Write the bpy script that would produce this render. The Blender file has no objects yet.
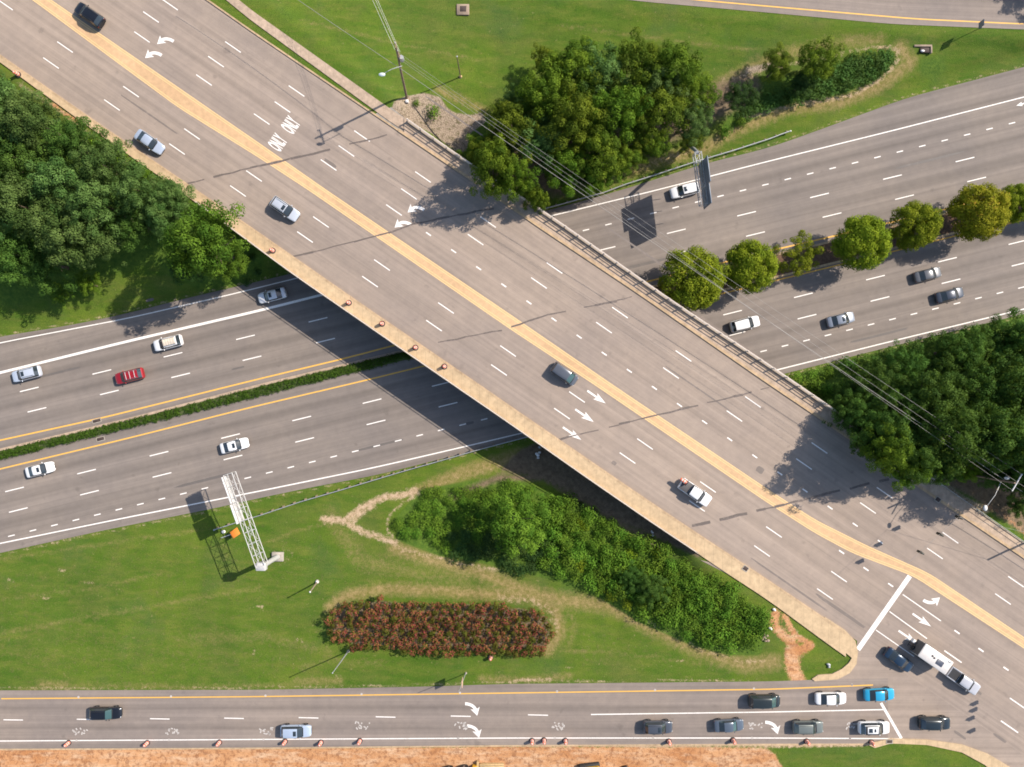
import bpy, math, random
import numpy as np
from mathutils import Vector, Matrix
random.seed(7); rng = np.random.default_rng(11)
H = 118.0; F = 711.0; CU, CV = 512.0, 383.5; ZB = 7.0
S = bpy.context.scene; COL = S.collection
W = bpy.data.worlds.new("World"); S.world = W; W.use_nodes = True

def P(u, v, z=0.0):
    k = (H - z) / F
    return Vector(((u - CU) * k, (CV - v) * k, z))
def clamp(x, a=0., b=1.): return max(a, min(b, x))
def sstep(x): x = np.clip(x, 0, 1); return x * x * (3 - 2 * x)

# ------------------------------------------------------------------ materials
def newmat(name):
    m = bpy.data.materials.new(name); m.use_nodes = True
    nt = m.node_tree; nt.nodes.clear()
    o = nt.nodes.new("ShaderNodeOutputMaterial"); b = nt.nodes.new("ShaderNodeBsdfPrincipled")
    nt.links.new(b.outputs[0], o.inputs[0])
    return m, nt, b
class NT:
    """small node helper"""
    def __init__(s, nt): s.nt = nt; s.L = nt.links.new
    def n(s, t, **k):
        x = s.nt.nodes.new("ShaderNode" + t)
        for a, v in k.items(): setattr(x, a, v)
        return x
    def val(s, sock, v):
        if hasattr(v, "is_output") or isinstance(v, bpy.types.NodeSocket): s.L(v, sock)
        else: sock.default_value = v
    def coord(s, kind="Object"): return s.n("TexCoord").outputs[kind]
    def map(s, vec, scale=(1, 1, 1), rot=0.0):
        m = s.n("Mapping"); s.L(vec, m.inputs[0]); m.inputs["Scale"].default_value = scale
        m.inputs["Rotation"].default_value = (0, 0, rot); return m.outputs[0]
    def noise(s, vec, scale, detail=3.0, rough=0.55, out="Fac"):
        x = s.n("TexNoise"); s.L(vec, x.inputs["Vector"]); x.inputs["Scale"].default_value = scale
        x.inputs["Detail"].default_value = detail; x.inputs["Roughness"].default_value = rough
        return x.outputs[out]
    def ramp(s, fac, a, b, ca=(0, 0, 0, 1), cb=(1, 1, 1, 1)):
        r = s.n("ValToRGB"); s.L(fac, r.inputs[0]); e = r.color_ramp.elements
        e[0].position = a; e[1].position = b; e[0].color = ca; e[1].color = cb
        return r.outputs[0]
    def math(s, op, a, b=0.0, c=None):
        m = s.n("Math", operation=op); s.val(m.inputs[0], a); s.val(m.inputs[1], b)
        if c is not None: s.val(m.inputs[2], c)
        return m.outputs[0]
    def mix(s, f, a, b, mode="MIX"):
        m = s.n("MixRGB", blend_type=mode); s.val(m.inputs[0], f)
        for i, v in ((1, a), (2, b)):
            if isinstance(v, tuple) and len(v) == 3: v = (*v, 1)
            s.val(m.inputs[i], v)
        return m.outputs[0]
    def bump(s, h, strength=0.3, dist=0.05):
        b = s.n("Bump"); s.L(h, b.inputs["Height"]); b.inputs["Strength"].default_value = strength
        b.inputs["Distance"].default_value = dist; return b.outputs[0]
    def attr(s, name, out="Fac"):
        a = s.n("Attribute", attribute_name=name); return a.outputs[out]

def paint(name, col, rough=0.6, metal=0.0, spec=0.5, coat=0.0, var=0.0, vs=3.0):
    m, nt, b = newmat(name)
    b.inputs["Base Color"].default_value = (*col, 1); b.inputs["Roughness"].default_value = rough
    b.inputs["Metallic"].default_value = metal; b.inputs["Specular IOR Level"].default_value = spec
    if coat: b.inputs["Coat Weight"].default_value = coat; b.inputs["Coat Roughness"].default_value = 0.08
    if var:
        g = NT(nt); f = g.noise(g.coord(), vs, 5, 0.65)
        c = g.mix(g.ramp(f, 0.3, 0.7), tuple(x * (1 - var) for x in col), tuple(min(1, x * (1 + var * .6)) for x in col))
        nt.links.new(c, b.inputs["Base Color"])
    return m

def asphalt(name, base, lane_w, off, streak=0.35, seam=0.25, oil=0.35):
    """uv in metres: u along travel, v across"""
    m, nt, b = newmat(name); g = NT(nt)
    uv = g.coord("UV"); sep = g.n("SeparateXYZ"); g.L(uv, sep.inputs[0])
    ob = g.coord("Object")
    fine = g.noise(ob, 9.0, 4, 0.7); mid = g.noise(ob, 0.8, 4, 0.6); big = g.noise(ob, 0.06, 3, 0.55)
    st = g.noise(g.map(uv, (0.012, 1.1, 1)), 1.0, 4, 0.65)
    st2 = g.noise(g.map(uv, (0.035, 3.2, 1)), 1.0, 3, 0.6)
    # oil band down each lane centre
    ph = g.math("DIVIDE", g.math("SUBTRACT", sep.outputs[1], off), lane_w)
    fr = g.math("ABSOLUTE", g.math("SUBTRACT", g.math("FRACT", ph), 0.5))
    band = g.ramp(fr, 0.0, 0.34, (1, 1, 1, 1), (0, 0, 0, 1))
    band = g.math("MULTIPLY", band, g.ramp(g.noise(g.map(uv, (0.01, 0.16, 1)), 1.0, 3), 0.35, 0.65))
    dark = tuple(x * (1 - streak) for x in base); lite = tuple(x * 1.16 for x in base)
    c = g.mix(g.ramp(st, 0.33, 0.68), tuple(x * 0.86 for x in base), lite)
    c = g.mix(g.math("MULTIPLY", band, 0.75), c, dark)
    thin = g.math("MULTIPLY", g.ramp(fr, 0.0, 0.13, (1, 1, 1, 1), (0, 0, 0, 1)), g.ramp(g.noise(g.map(uv, (0.06, 0.5, 1)), 1.0, 4, 0.65), 0.38, 0.68))
    c = g.mix(g.math("MULTIPLY", thin, oil), c, tuple(x * 0.52 for x in base))
    lb = g.math("ABSOLUTE", g.math("SUBTRACT", fr, 0.5)); sm_ = g.math("MULTIPLY", g.math("LESS_THAN", lb, 0.012), 0.22)
    c = g.mix(sm_, c, tuple(x * 0.6 for x in base))
    c = g.mix(g.math("MULTIPLY", g.ramp(st2, 0.55, 0.72), seam), c, tuple(x * 0.72 for x in base))
    c = g.mix(0.5, c, g.mix(g.ramp(mid, 0.3, 0.7), (0.84, 0.84, 0.85), (1.12, 1.11, 1.09)), "MULTIPLY")
    c = g.mix(0.6, c, g.mix(g.ramp(big, 0.35, 0.65), (0.86, 0.87, 0.9), (1.12, 1.1, 1.06)), "MULTIPLY")
    c = g.mix(0.35, c, g.mix(g.ramp(fine, 0.3, 0.7), (0.75, 0.75, 0.75), (1.2, 1.2, 1.2)), "MULTIPLY")
    # scattered stains and thin cracks
    sp = g.ramp(g.noise(ob, 0.55, 3, 0.5), 0.66, 0.76)
    c = g.mix(g.math("MULTIPLY", sp, 0.4), c, tuple(x * 0.5 for x in base))
    g.L(c, b.inputs["Base Color"]); b.inputs["Roughness"].default_value = 0.88
    g.L(g.bump(fine, 0.25, 0.02), b.inputs["Normal"])
    return m

def worn(name, col, wear=0.42, under=(0.2, 0.17, 0.15), sc=6.0):
    m, nt, b = newmat(name); g = NT(nt); ob = g.coord()
    f = g.noise(ob, sc, 5, 0.7); f2 = g.noise(ob, 0.35, 3, 0.6)
    k = g.math("MULTIPLY", g.ramp(f, 0.5, 0.66), g.ramp(f2, 0.3, 0.75)); k = g.math("MULTIPLY", k, wear)
    g.L(g.mix(k, col, under), b.inputs["Base Color"]); b.inputs["Roughness"].default_value = 0.7
    return m

def concrete(name, col, joint=0.0, dirt=0.35):
    m, nt, b = newmat(name); g = NT(nt); ob = g.coord(); uv = g.coord("UV")
    f = g.noise(ob, 1.3, 5, 0.65); f2 = g.noise(ob, 12, 3, 0.6); f3 = g.noise(ob, 0.12, 3)
    c = g.mix(g.ramp(f, 0.3, 0.72), tuple(x * (1 - dirt) for x in col), tuple(min(.85, x * 1.1) for x in col))
    c = g.mix(0.4, c, g.mix(g.ramp(f2, 0.3, 0.7), (0.82, 0.8, 0.78), (1.12, 1.12, 1.1)), "MULTIPLY")
    c = g.mix(0.5, c, g.mix(g.ramp(f3, 0.35, 0.65), (0.85, 0.82, 0.78), (1.1, 1.08, 1.05)), "MULTIPLY")
    if joint:
        sep = g.n("SeparateXYZ"); g.L(uv, sep.inputs[0])
        fr = g.math("FRACT", g.math("DIVIDE", sep.outputs[0], joint))
        c = g.mix(g.math("MULTIPLY", g.math("LESS_THAN", fr, 0.03), 0.45), c, tuple(x * 0.35 for x in col))
    g.L(c, b.inputs["Base Color"]); b.inputs["Roughness"].default_value = 0.85
    return m

def leafmat(name, ca, cb, cc=None, trans=0.35, ccf=0.0):
    m, nt, b = newmat(name); g = NT(nt)
    t = g.attr("tint"); oi = g.n("ObjectInfo").outputs["Random"]
    nz = g.noise(g.coord(), 0.9, 3, 0.6)
    k = g.math("ADD", g.math("MULTIPLY", t, 0.75), g.math("MULTIPLY", g.math("SUBTRACT", nz, 0.5), 0.55))
    c = g.mix(k, ca, cb)
    if cc: c = g.mix(g.math("MULTIPLY", g.ramp(g.attr("tint2"), 1 - ccf - .04, 1 - ccf + .04), 0.85), c, cc)
    hv = g.n("HueSaturation"); g.L(c, hv.inputs["Color"])
    g.L(g.math("ADD", 0.487, g.math("MULTIPLY", oi, 0.026)), hv.inputs["Hue"])
    g.L(g.math("ADD", 0.86, g.math("MULTIPLY", oi, 0.28)), hv.inputs["Value"])
    g.L(hv.outputs[0], b.inputs["Base Color"]); b.inputs["Roughness"].default_value = 0.75
    b.inputs["Specular IOR Level"].default_value = 0.12
    tr = g.n("BsdfTranslucent"); g.L(g.mix(0.3, hv.outputs[0], (0.2, 0.3, 0.02), "MIX"), tr.inputs[0])
    mx = g.n("MixShader"); mx.inputs[0].default_value = trans * .8
    g.L(b.outputs[0], mx.inputs[1]); g.L(tr.outputs[0], mx.inputs[2])
    out = [n for n in nt.nodes if n.type == "OUTPUT_MATERIAL"][0]; g.L(mx.outputs[0], out.inputs[0])
    return m

M = {}
M["bridge_asphalt"] = asphalt("bridge_asphalt", (0.292, 0.234, 0.192), 3.25, 0.0, 0.14, 0.3, 0.22)
M["highway_asphalt"] = asphalt("highway_asphalt", (0.206, 0.174, 0.151), 3.45, 0.0, 0.36, 0.25, 0.2)
M["ramp_asphalt"] = asphalt("ramp_asphalt", (0.236, 0.194, 0.166), 3.3, 0.0, 0.28, 0.3, 0.45)
M["white_line"] = worn("white_line", (0.80, 0.76, 0.71), 0.75)
M["white_faint"] = worn("white_faint", (0.5, 0.46, 0.42), 1.0, sc=4.0)
M["yellow_line"] = worn("yellow_line", (0.72, 0.40, 0.07), 0.4)
M["yellow_pale"] = worn("yellow_pale", (0.66, 0.46, 0.2), 0.5)
M["crack"] = worn("crack", (0.115, 0.092, 0.08), 1.0, (0.265, 0.208, 0.173), 2.2)
M["sidewalk"] = concrete("sidewalk", (0.52, 0.385, 0.235), 1.7, .25)
M["sidewalk_pale"] = concrete("sidewalk_pale", (0.46, 0.35, 0.26), 1.6)
M["kerb"] = concrete("kerb", (0.5, 0.36, 0.22), 3.0)
M["concrete"] = concrete("concrete", (0.4, 0.36, 0.31))
M["parapet"] = concrete("parapet", (0.56, 0.45, 0.34), 4.5)
M["girder"] = concrete("girder", (0.3, 0.28, 0.25))
M["galv"] = paint("galv", (0.42, 0.43, 0.43), 0.5, 0.35, var=0.2)
M["gantry"] = paint("gantry", (0.5, 0.49, 0.475), 0.55, 0.1, var=0.12)
M["sign_back_shaded"] = paint("sign_back_shaded", (0.16, 0.19, 0.23), 0.45, 0.3, var=0.15)  # shade on the overhead sign's back is put into this dark colour
M["sign_pale"] = paint("sign_pale", (0.62, 0.61, 0.6), 0.5, 0.1, var=0.06)
M["sign_green"] = paint("sign_green", (0.01, 0.13, 0.06), 0.5)
M["rail"] = paint("rail", (0.66, 0.56, 0.47), 0.6, 0.0, var=0.12)
M["wood_pole"] = paint("wood_pole", (0.24, 0.17, 0.115), 0.9, var=0.3, vs=5)
M["insul"] = paint("insul", (0.4, 0.38, 0.36), 0.4)
M["wire"] = paint("wire", (0.3, 0.28, 0.26), 0.6, 0.1)
M["wire_pale"] = paint("wire_pale", (0.7, 0.68, 0.64), 0.6)
M["lamp"] = paint("lamp", (0.62, 0.68, 0.68), 0.35, 0.2)
M["tyre"] = paint("tyre", (0.018, 0.018, 0.019), 0.8)
M["rim"] = paint("rim", (0.42, 0.43, 0.45), 0.35, 0.8)
M["glass"] = paint("glass", (0.026, 0.036, 0.043), 0.06, 0.0, 0.9)
M["glass_teal"] = paint("glass_teal", (0.04, 0.085, 0.085), 0.08, 0.0, 0.9)
M["plastic"] = paint("plastic", (0.022, 0.022, 0.024), 0.55)
M["headlight"] = paint("headlight", (0.75, 0.77, 0.8), 0.12, 0.2)
M["taillight"] = paint("taillight", (0.32, 0.012, 0.012), 0.2)
M["chrome"] = paint("chrome", (0.6, 0.61, 0.63), 0.25, 0.9)
M["rubber"] = paint("rubber", (0.03, 0.03, 0.03), 0.8)
M["drain"] = paint("drain", (0.06, 0.04, 0.033), 0.8, var=0.4, vs=9)
M["orange"] = paint("orange", (0.75, 0.23, 0.03), 0.6, var=0.1)
M["machine"] = paint("machine", (0.66, 0.36, 0.03), 0.5, var=0.2)
M["timber"] = paint("timber", (0.5, 0.34, 0.16), 0.8, var=0.25)
M["trunk"] = paint("trunk", (0.13, 0.095, 0.065), 0.9, var=0.35, vs=6)
M["litter"] = paint("litter", (0.75, 0.73, 0.7), 0.7, var=0.2)
M["signal"] = paint("signal", (0.05, 0.045, 0.03), 0.6)
m, nt, b = newmat("drum"); g = NT(nt)
sep = g.n("SeparateXYZ"); g.L(g.coord(), sep.inputs[0])
fr = g.math("FRACT", g.math("DIVIDE", g.math("SUBTRACT", sep.outputs[2], 0.10), 0.36))
g.L(g.mix(g.math("GREATER_THAN", fr, 0.6), (0.72, 0.17, 0.09), (0.74, 0.56, 0.5)), b.inputs["Base Color"]); b.inputs["Roughness"].default_value = 0.45
M["drum"] = m
M["leaf_forest"] = leafmat("leaf_forest", (0.056, 0.112, 0.024), (0.16, 0.255, 0.066))
M["leaf_bright"] = leafmat("leaf_bright", (0.058, 0.125, 0.009), (0.18, 0.285, 0.024))
M["leaf_north"] = leafmat("leaf_north", (0.064, 0.112, 0.009), (0.195, 0.26, 0.02))
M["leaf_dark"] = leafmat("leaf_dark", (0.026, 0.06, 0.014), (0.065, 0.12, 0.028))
M["leaf_median"] = leafmat("leaf_median", (0.13, 0.185, 0.01), (0.28, 0.325, 0.018))
M["leaf_gold"] = leafmat("leaf_gold", (0.19, 0.19, 0.01), (0.34, 0.31, 0.02), (0.40, 0.21, 0.03), ccf=0.1)
M["leaf_shrub"] = leafmat("leaf_shrub", (0.062, 0.14, 0.012), (0.18, 0.3, 0.028))
M["leaf_lime"] = leafmat("leaf_lime", (0.13, 0.2, 0.01), (0.26, 0.33, 0.022))
M["leaf_east"] = leafmat("leaf_east", (0.038, 0.09, 0.014), (0.115, 0.21, 0.034))
M["leaf_maple"] = leafmat("leaf_maple", (0.05, 0.11, 0.010), (0.14, 0.23, 0.022))
M["leaf_red"] = leafmat("leaf_red", (0.075, 0.082, 0.011), (0.155, 0.14, 0.02), (0.30, 0.072, 0.055), ccf=0.44)
M["leaf_reed"] = leafmat("leaf_reed", (0.055, 0.12, 0.022), (0.12, 0.22, 0.05))
M["leaf_median_grass"] = leafmat("leaf_median_grass", (0.035, 0.075, 0.008), (0.085, 0.15, 0.016))

# ------------------------------------------------------------------ mesh helpers
def link(name, me, mat, parent=None, kind=None):
    o = bpy.data.objects.new(name, me); COL.objects.link(o)
    if mat is not None and not me.materials: me.materials.append(mat)
    if parent is not None: o.parent = parent
    if kind: o["kind"] = kind
    return o
def tag(o, label, cat, group=None):
    o["label"] = label; o["category"] = cat
    if group: o["group"] = group
    return o
def empty(name, label, cat, loc=(0, 0, 0), rz=0.0, group=None):
    o = bpy.data.objects.new(name, None); COL.objects.link(o); o.location = loc; o.rotation_euler = (0, 0, rz)
    o.empty_display_size = 0.5
    return tag(o, label, cat, group)
def copy_tree(o, parent=None):
    c = o.copy(); COL.objects.link(c)
    if parent is not None: c.parent = parent
    for ch in [x for x in o.children]: copy_tree(ch, c)
    return c
def smooth(me, ang=40):
    if not len(me.polygons): return me
    me.polygons.foreach_set("use_smooth", [True] * len(me.polygons))
    try: me.set_sharp_from_angle(angle=math.radians(ang))
    except Exception: pass
    return me
class MB:
    def __init__(s): s.v = []; s.f = []
    def add(s, vs, fs):
        k = len(s.v); s.v += [tuple(x) for x in vs]; s.f += [tuple(i + k for i in f) for f in fs]; return s
    def box(s, c, d, rz=0.0, ry=0.0):
        x, y, z = (q / 2 for q in d); R = Matrix.Rotation(rz, 3, 'Z') @ Matrix.Rotation(ry, 3, 'Y'); c = Vector(c)
        p = [c + R @ Vector(q) for q in ((-x, -y, -z), (x, -y, -z), (x, y, -z), (-x, y, -z), (-x, -y, z), (x, -y, z), (x, y, z), (-x, y, z))]
        return s.add(p, [(0, 3, 2, 1), (4, 5, 6, 7), (0, 1, 5, 4), (1, 2, 6, 5), (2, 3, 7, 6), (3, 0, 4, 7)])
    def cbox(s, c, d, ch=0.04):
        """box with chamfered vertical and top edges"""
        x, y, z = (q / 2 for q in d); c = Vector(c); rings = []
        def ring(ix, iy, zz, k):
            return [c + Vector(q) for q in ((-ix + k, -iy, zz), (ix - k, -iy, zz), (ix, -iy + k, zz), (ix, iy - k, zz), (ix - k, iy, zz), (-ix + k, iy, zz), (-ix, iy - k, zz), (-ix, -iy + k, zz))]
        rings = [ring(x, y, -z, ch), ring(x, y, z - ch, ch), ring(x - ch, y - ch, z, ch)]
        vs = sum(rings, []); fs = [tuple(range(7, -1, -1)), tuple(range(16, 24))]
        for r in range(2):
            for i in range(8):
                j = (i + 1) % 8; fs.append((r * 8 + i, r * 8 + j, r * 8 + 8 + j, r * 8 + 8 + i))
        return s.add(vs, fs)
    def tube(s, pts, rad, n=8, cap=True):
        pts = [Vector(p) for p in pts]; m = len(pts)
        if not hasattr(rad, "__len__"): rad = [rad] * m
        vs = []; fs = []
        up = Vector((0, 0, 1))
        for i, p in enumerate(pts):
            d = (pts[min(i + 1, m - 1)] - pts[max(i - 1, 0)]).normalized()
            a = d.cross(up if abs(d.z) < 0.95 else Vector((1, 0, 0))).normalized(); b = d.cross(a)
            for k in range(n):
                t = 2 * math.pi * k / n; vs.append(p + (a * math.cos(t) + b * math.sin(t)) * rad[i])
        for i in range(m - 1):
            for k in range(n):
                k2 = (k + 1) % n; fs.append((i * n + k, i * n + k2, (i + 1) * n + k2, (i + 1) * n + k))
        if cap: fs.append(tuple(range(n - 1, -1, -1))); fs.append(tuple((m - 1) * n + k for k in range(n)))
        return s.add(vs, fs)
    def lathe(s, prof, n=16, c=(0, 0, 0), axis='Z'):
        c = Vector(c); vs = []; fs = []; m = len(prof)
        for r, z in prof:
            for k in range(n):
                t = 2 * math.pi * k / n; q = (r * math.cos(t), r * math.sin(t), z)
                if axis == 'Y': q = (q[0], z, q[1])
                vs.append(c + Vector(q))
        for i in range(m - 1):
            for k in range(n):
                k2 = (k + 1) % n; fs.append((i * n + k, i * n + k2, (i + 1) * n + k2, (i + 1) * n + k))
        fs.append(tuple(range(n - 1, -1, -1))); fs.append(tuple((m - 1) * n + k for k in range(n)))
        return s.add(vs, fs)
    def ball(s, c, d, n=10, m=6):
        prof = [(math.sin(math.pi * i / m) * .5 + 1e-4, -math.cos(math.pi * i / m) * .5) for i in range(m + 1)]
        k = len(s.v); s.lathe(prof, n)
        for i in range(k, len(s.v)):
            q = s.v[i]; s.v[i] = (q[0] * d[0] + c[0], q[1] * d[1] + c[1], q[2] * d[2] + c[2])
        return s
    def mesh(s, name="m", ang=40):
        me = bpy.data.meshes.new(name); me.from_pydata(s.v, [], s.f); me.update(); return smooth(me, ang)
    def obj(s, name, mat, parent=None, kind=None, ang=40): return link(name, s.mesh(name, ang), mat, parent, kind)
# ------------------------------------------------------------------ measured lines of the roads (u -> v)
def Ln(*pts, sm=18):
    a = np.array(pts, float); us, vs = a[:, 0], a[:, 1]
    def raw(u):
        u = np.asarray(u, float); r = np.interp(u, us, vs)
        k0 = (vs[1] - vs[0]) / (us[1] - us[0]); k1 = (vs[-1] - vs[-2]) / (us[-1] - us[-2])
        r = np.where(u < us[0], vs[0] + (u - us[0]) * k0, r); return np.where(u > us[-1], vs[-1] + (u - us[-1]) * k1, r)
    def f(u):
        if not sm: return raw(u)
        return sum(raw(np.asarray(u, float) + d * sm) for d in (-1, -.5, 0, .5, 1)) / 5
    return f
WB_edge = Ln((-500, 452), (0, 336.5), (66, 326), (122, 314.6), (183, 299), (298, 272), (553, 209), (594, 198), (639, 184.5), (703, 164), (770, 147.6), (830, 126), (906, 98), (1024, 67), (1500, -60))
WB_a = Ln((-500, 458), (0, 342.7), (127, 318.5), (231.6, 294.3), (298, 277.8), (553, 215.4), (657, 190), (764, 162.3), (891, 131), (1024, 97), (1500, -25))
WB_b = Ln((-500, 495), (0, 372.7), (127, 341.4), (260, 310.4), (323.8, 294.3), (586, 230), (720.6, 196), (787.6, 179), (854, 163), (944.6, 140.4), (1500, -2))
WB_c = Ln((29.3, 389.4), (318, 319.8), (606, 248.8), (746.6, 213.7), (892.5, 177), (965, 159.5))
WB_d = Ln((36.9, 409.8), (325.6, 340.6), (683, 252), (755.5, 234), (832, 215), (976.7, 179.4))
WB_y = Ln((0, 440.3), (101.8, 418), (254.5, 380), (351.8, 356.7), (392.5, 345.7), (769, 251), (835, 235.8), (896, 221), (947, 209), (1003, 193.8))
WB_in = Ln((0, 448.7), (127, 418.5), (260, 384), (400, 350.5), (560, 310), (769, 255.5), (835, 240), (947, 212.5), (1003, 197.5))
EB_in = Ln((0, 459.4), (127, 428.3), (254, 398), (313.6, 382.5), (412.8, 358), (560, 330), (776.7, 277.8), (845.4, 261), (957, 233), (1018.5, 219))
EB_y = Ln((0, 469), (127, 438.5), (250, 407.5), (367, 380), (425.6, 365.5), (560, 333.5), (776.7, 280.2), (845.4, 263.4), (957, 235.4), (1018.5, 221.4))
EB_1 = Ln((14.5, 489.4), (86.5, 471.6), (441.3, 384), (732.6, 312.6), (874.7, 277.8), (1017, 242.4))
EB_2 = Ln((18.3, 510), (89.5, 492.7), (448, 404.7), (736, 333.8), (879.8, 299), (1020, 264))
EB_j = Ln((11.4, 535.7), (249, 477.5), (485.4, 419), (763.7, 351), (872.7, 324), (1021.5, 287.5))
EB_k = Ln((0, 543.4), (127, 517.4), (260, 491), (377, 467), (510, 436), (779, 369.4), (891, 341.4), (1024, 309))
EB_edge = Ln((0, 553), (102, 530.6), (221, 507), (250, 500), (303, 489), (377, 475), (510, 442), (789, 372.7), (891, 346.5), (1024, 314))
AR_l = Ln((-500, -288), (0, 54.7), (89, 117), (250, 226.5), (370, 310), (479, 384.5), (510, 406), (637, 493), (692, 530), (762, 576), (827.6, 620), (857, 641), (1500, 1081))
AR_r = Ln((-500, -483), (207, 0), (250, 30.5), (400, 132), (474, 182), (529, 220.5), (637, 292.5), (764.5, 381), (815, 415), (911.6, 482), (1024, 558), (1500, 883))
MD_l = Ln((-500, -366), (33, 0), (178, 107), (260, 158), (311, 191.5), (510, 328.6), (599, 387.5), (767, 502), (815, 532.7), (853, 553), (914, 576), (1024, 648), (1500, 973), sm=8)
MD_r = Ln((-500, -380), (51, 0), (260, 144), (326, 190), (510, 314.6), (614, 386), (767, 489), (815, 520), (866, 545.5), (929, 573.5), (1024, 637.5), (1500, 962), sm=8)
SW_o = Ln((-500, -279), (0, 62), (89, 127), (183, 193), (250, 242.5), (288, 271), (453, 385), (510, 424), (586, 477.5), (663, 530.5), (693, 550), (729, 575), (764, 597), (825, 642), (856, 664))
NE_o = Ln((407, 120), (475, 168), (547, 214.5), (673, 302.5), (770, 366.5), (832.7, 409.5), (939, 484), (1024, 543), (1500, 868))
RT_top = Ln((-500, 692), (0, 690.3), (260, 689.8), (428, 686.5), (504, 684), (770, 681.4), (820, 679.6), (1000, 676))
RT_bot = Ln((-500, 750), (0, 748.8), (260, 747.6), (510, 745), (770, 743.8), (900, 743.5))
RT_y = Ln((-500, 702), (0, 698.7), (250, 696.7), (510, 693), (770, 689.3), (873.4, 685))
RT_w = Ln((-500, 744), (0, 741), (260, 739.4), (510, 738), (770, 738), (902, 738.7))
TR_bot = Ln((300, -40), (640, 1.3), (770, 12.7), (891, 24), (1024, 29.5), (1500, 42))
TR_y = Ln((300, -46), (698, 0), (770, 6.4), (916.7, 19), (1024, 24), (1500, 36))
def zramp(u): return float(np.interp(u, [-400, 0, 160, 308, 460, 650, 775, 3000], [0.3, 1.0, 1.9, 3.3, 4.7, 6.4, ZB, ZB]))
def ztop(u): return float(np.interp(u, [200, 640, 1024, 1500], [5.0, 3.6, 2.0, 1.0]))
zh = lambda u: 0.0
zb = lambda u: ZB

def ribbon(name, fa, fb, u0, u1, z, mat, parent=None, kind="structure", nu=120, nv=6, dz=0.0, thick=0.0, crown=None, vref=None):
    """sheet between two measured lines; optional thickness (kerb height) and crown height function"""
    us = np.linspace(u0, u1, nu + 1); a, b = fa(us), fb(us); vs = []; fs = []; uvs = []
    zz = [z(float(u)) + dz for u in us]; run = 0.0; prev = None
    rv = vref(us) if vref else None
    for i, u in enumerate(us):
        pa, pb = P(u, a[i], zz[i]), P(u, b[i], zz[i])
        mid = (pa + pb) / 2
        if prev is not None: run += (mid - prev).length
        prev = mid
        for j in range(nv + 1):
            t = j / nv; p = pa.lerp(pb, t)
            if crown: p.z += crown(t)
            vs.append(p); uvs.append((run, (pb - pa).length * t if vref is None else (a[i] + (b[i] - a[i]) * t - rv[i]) * (0.16 if vref is not None and abs(b[i] - a[i]) < 170 else 0.129)))
    n1 = nv + 1
    for i in range(nu):
        for j in range(nv): fs.append((i * n1 + j, (i + 1) * n1 + j, (i + 1) * n1 + j + 1, i * n1 + j + 1))
    if fs:
        q = [vs[k] for k in fs[0]]; nrm = (q[1] - q[0]).cross(q[2] - q[1])
        if nrm.z < 0: fs = [f[::-1] for f in fs]
    top = len(vs)
    if thick:
        for j in (0, nv):
            base = len(vs)
            for i in range(nu + 1):
                p = vs[i * n1 + j].copy(); p.z -= thick; vs.append(p); uvs.append(uvs[i * n1 + j])
            for i in range(nu): fs.append((i * n1 + j, (i + 1) * n1 + j, base + i + 1, base + i))
    me = bpy.data.meshes.new(name); me.from_pydata(vs, [], fs); uvl = me.uv_layers.new(name="UVMap")
    li = np.empty(len(me.loops), int); me.loops.foreach_get("vertex_index", li)
    uvl.data.foreach_set("uv", np.array(uvs, float)[li].ravel()); me.update()
    if crown or thick: smooth(me, 35)
    return link(name, me, mat, parent, kind)

def poly_patch(name, pts, z, mat, parent=None, kind="structure", dz=0.0, thick=0.0):
    vs = [P(u, v, z(u) + dz) for u, v in pts]; n = len(vs)
    if sum((vs[i].x * vs[(i + 1) % n].y - vs[(i + 1) % n].x * vs[i].y) for i in range(n)) < 0: vs = vs[::-1]
    fs = [tuple(range(n))]
    if thick:
        vs = vs + [p - Vector((0, 0, thick)) for p in vs]
        fs += [(i, n + i, n + (i + 1) % n, (i + 1) % n) for i in range(n)]
    me = bpy.data.meshes.new(name); me.from_pydata(vs, [], fs); uvl = me.uv_layers.new(name="UVMap")
    for l in me.loops: q = me.vertices[l.vertex_index].co; uvl.data[l.index].uv = (q.x, q.y)
    me.update(); return link(name, me, mat, parent, kind)

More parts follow.
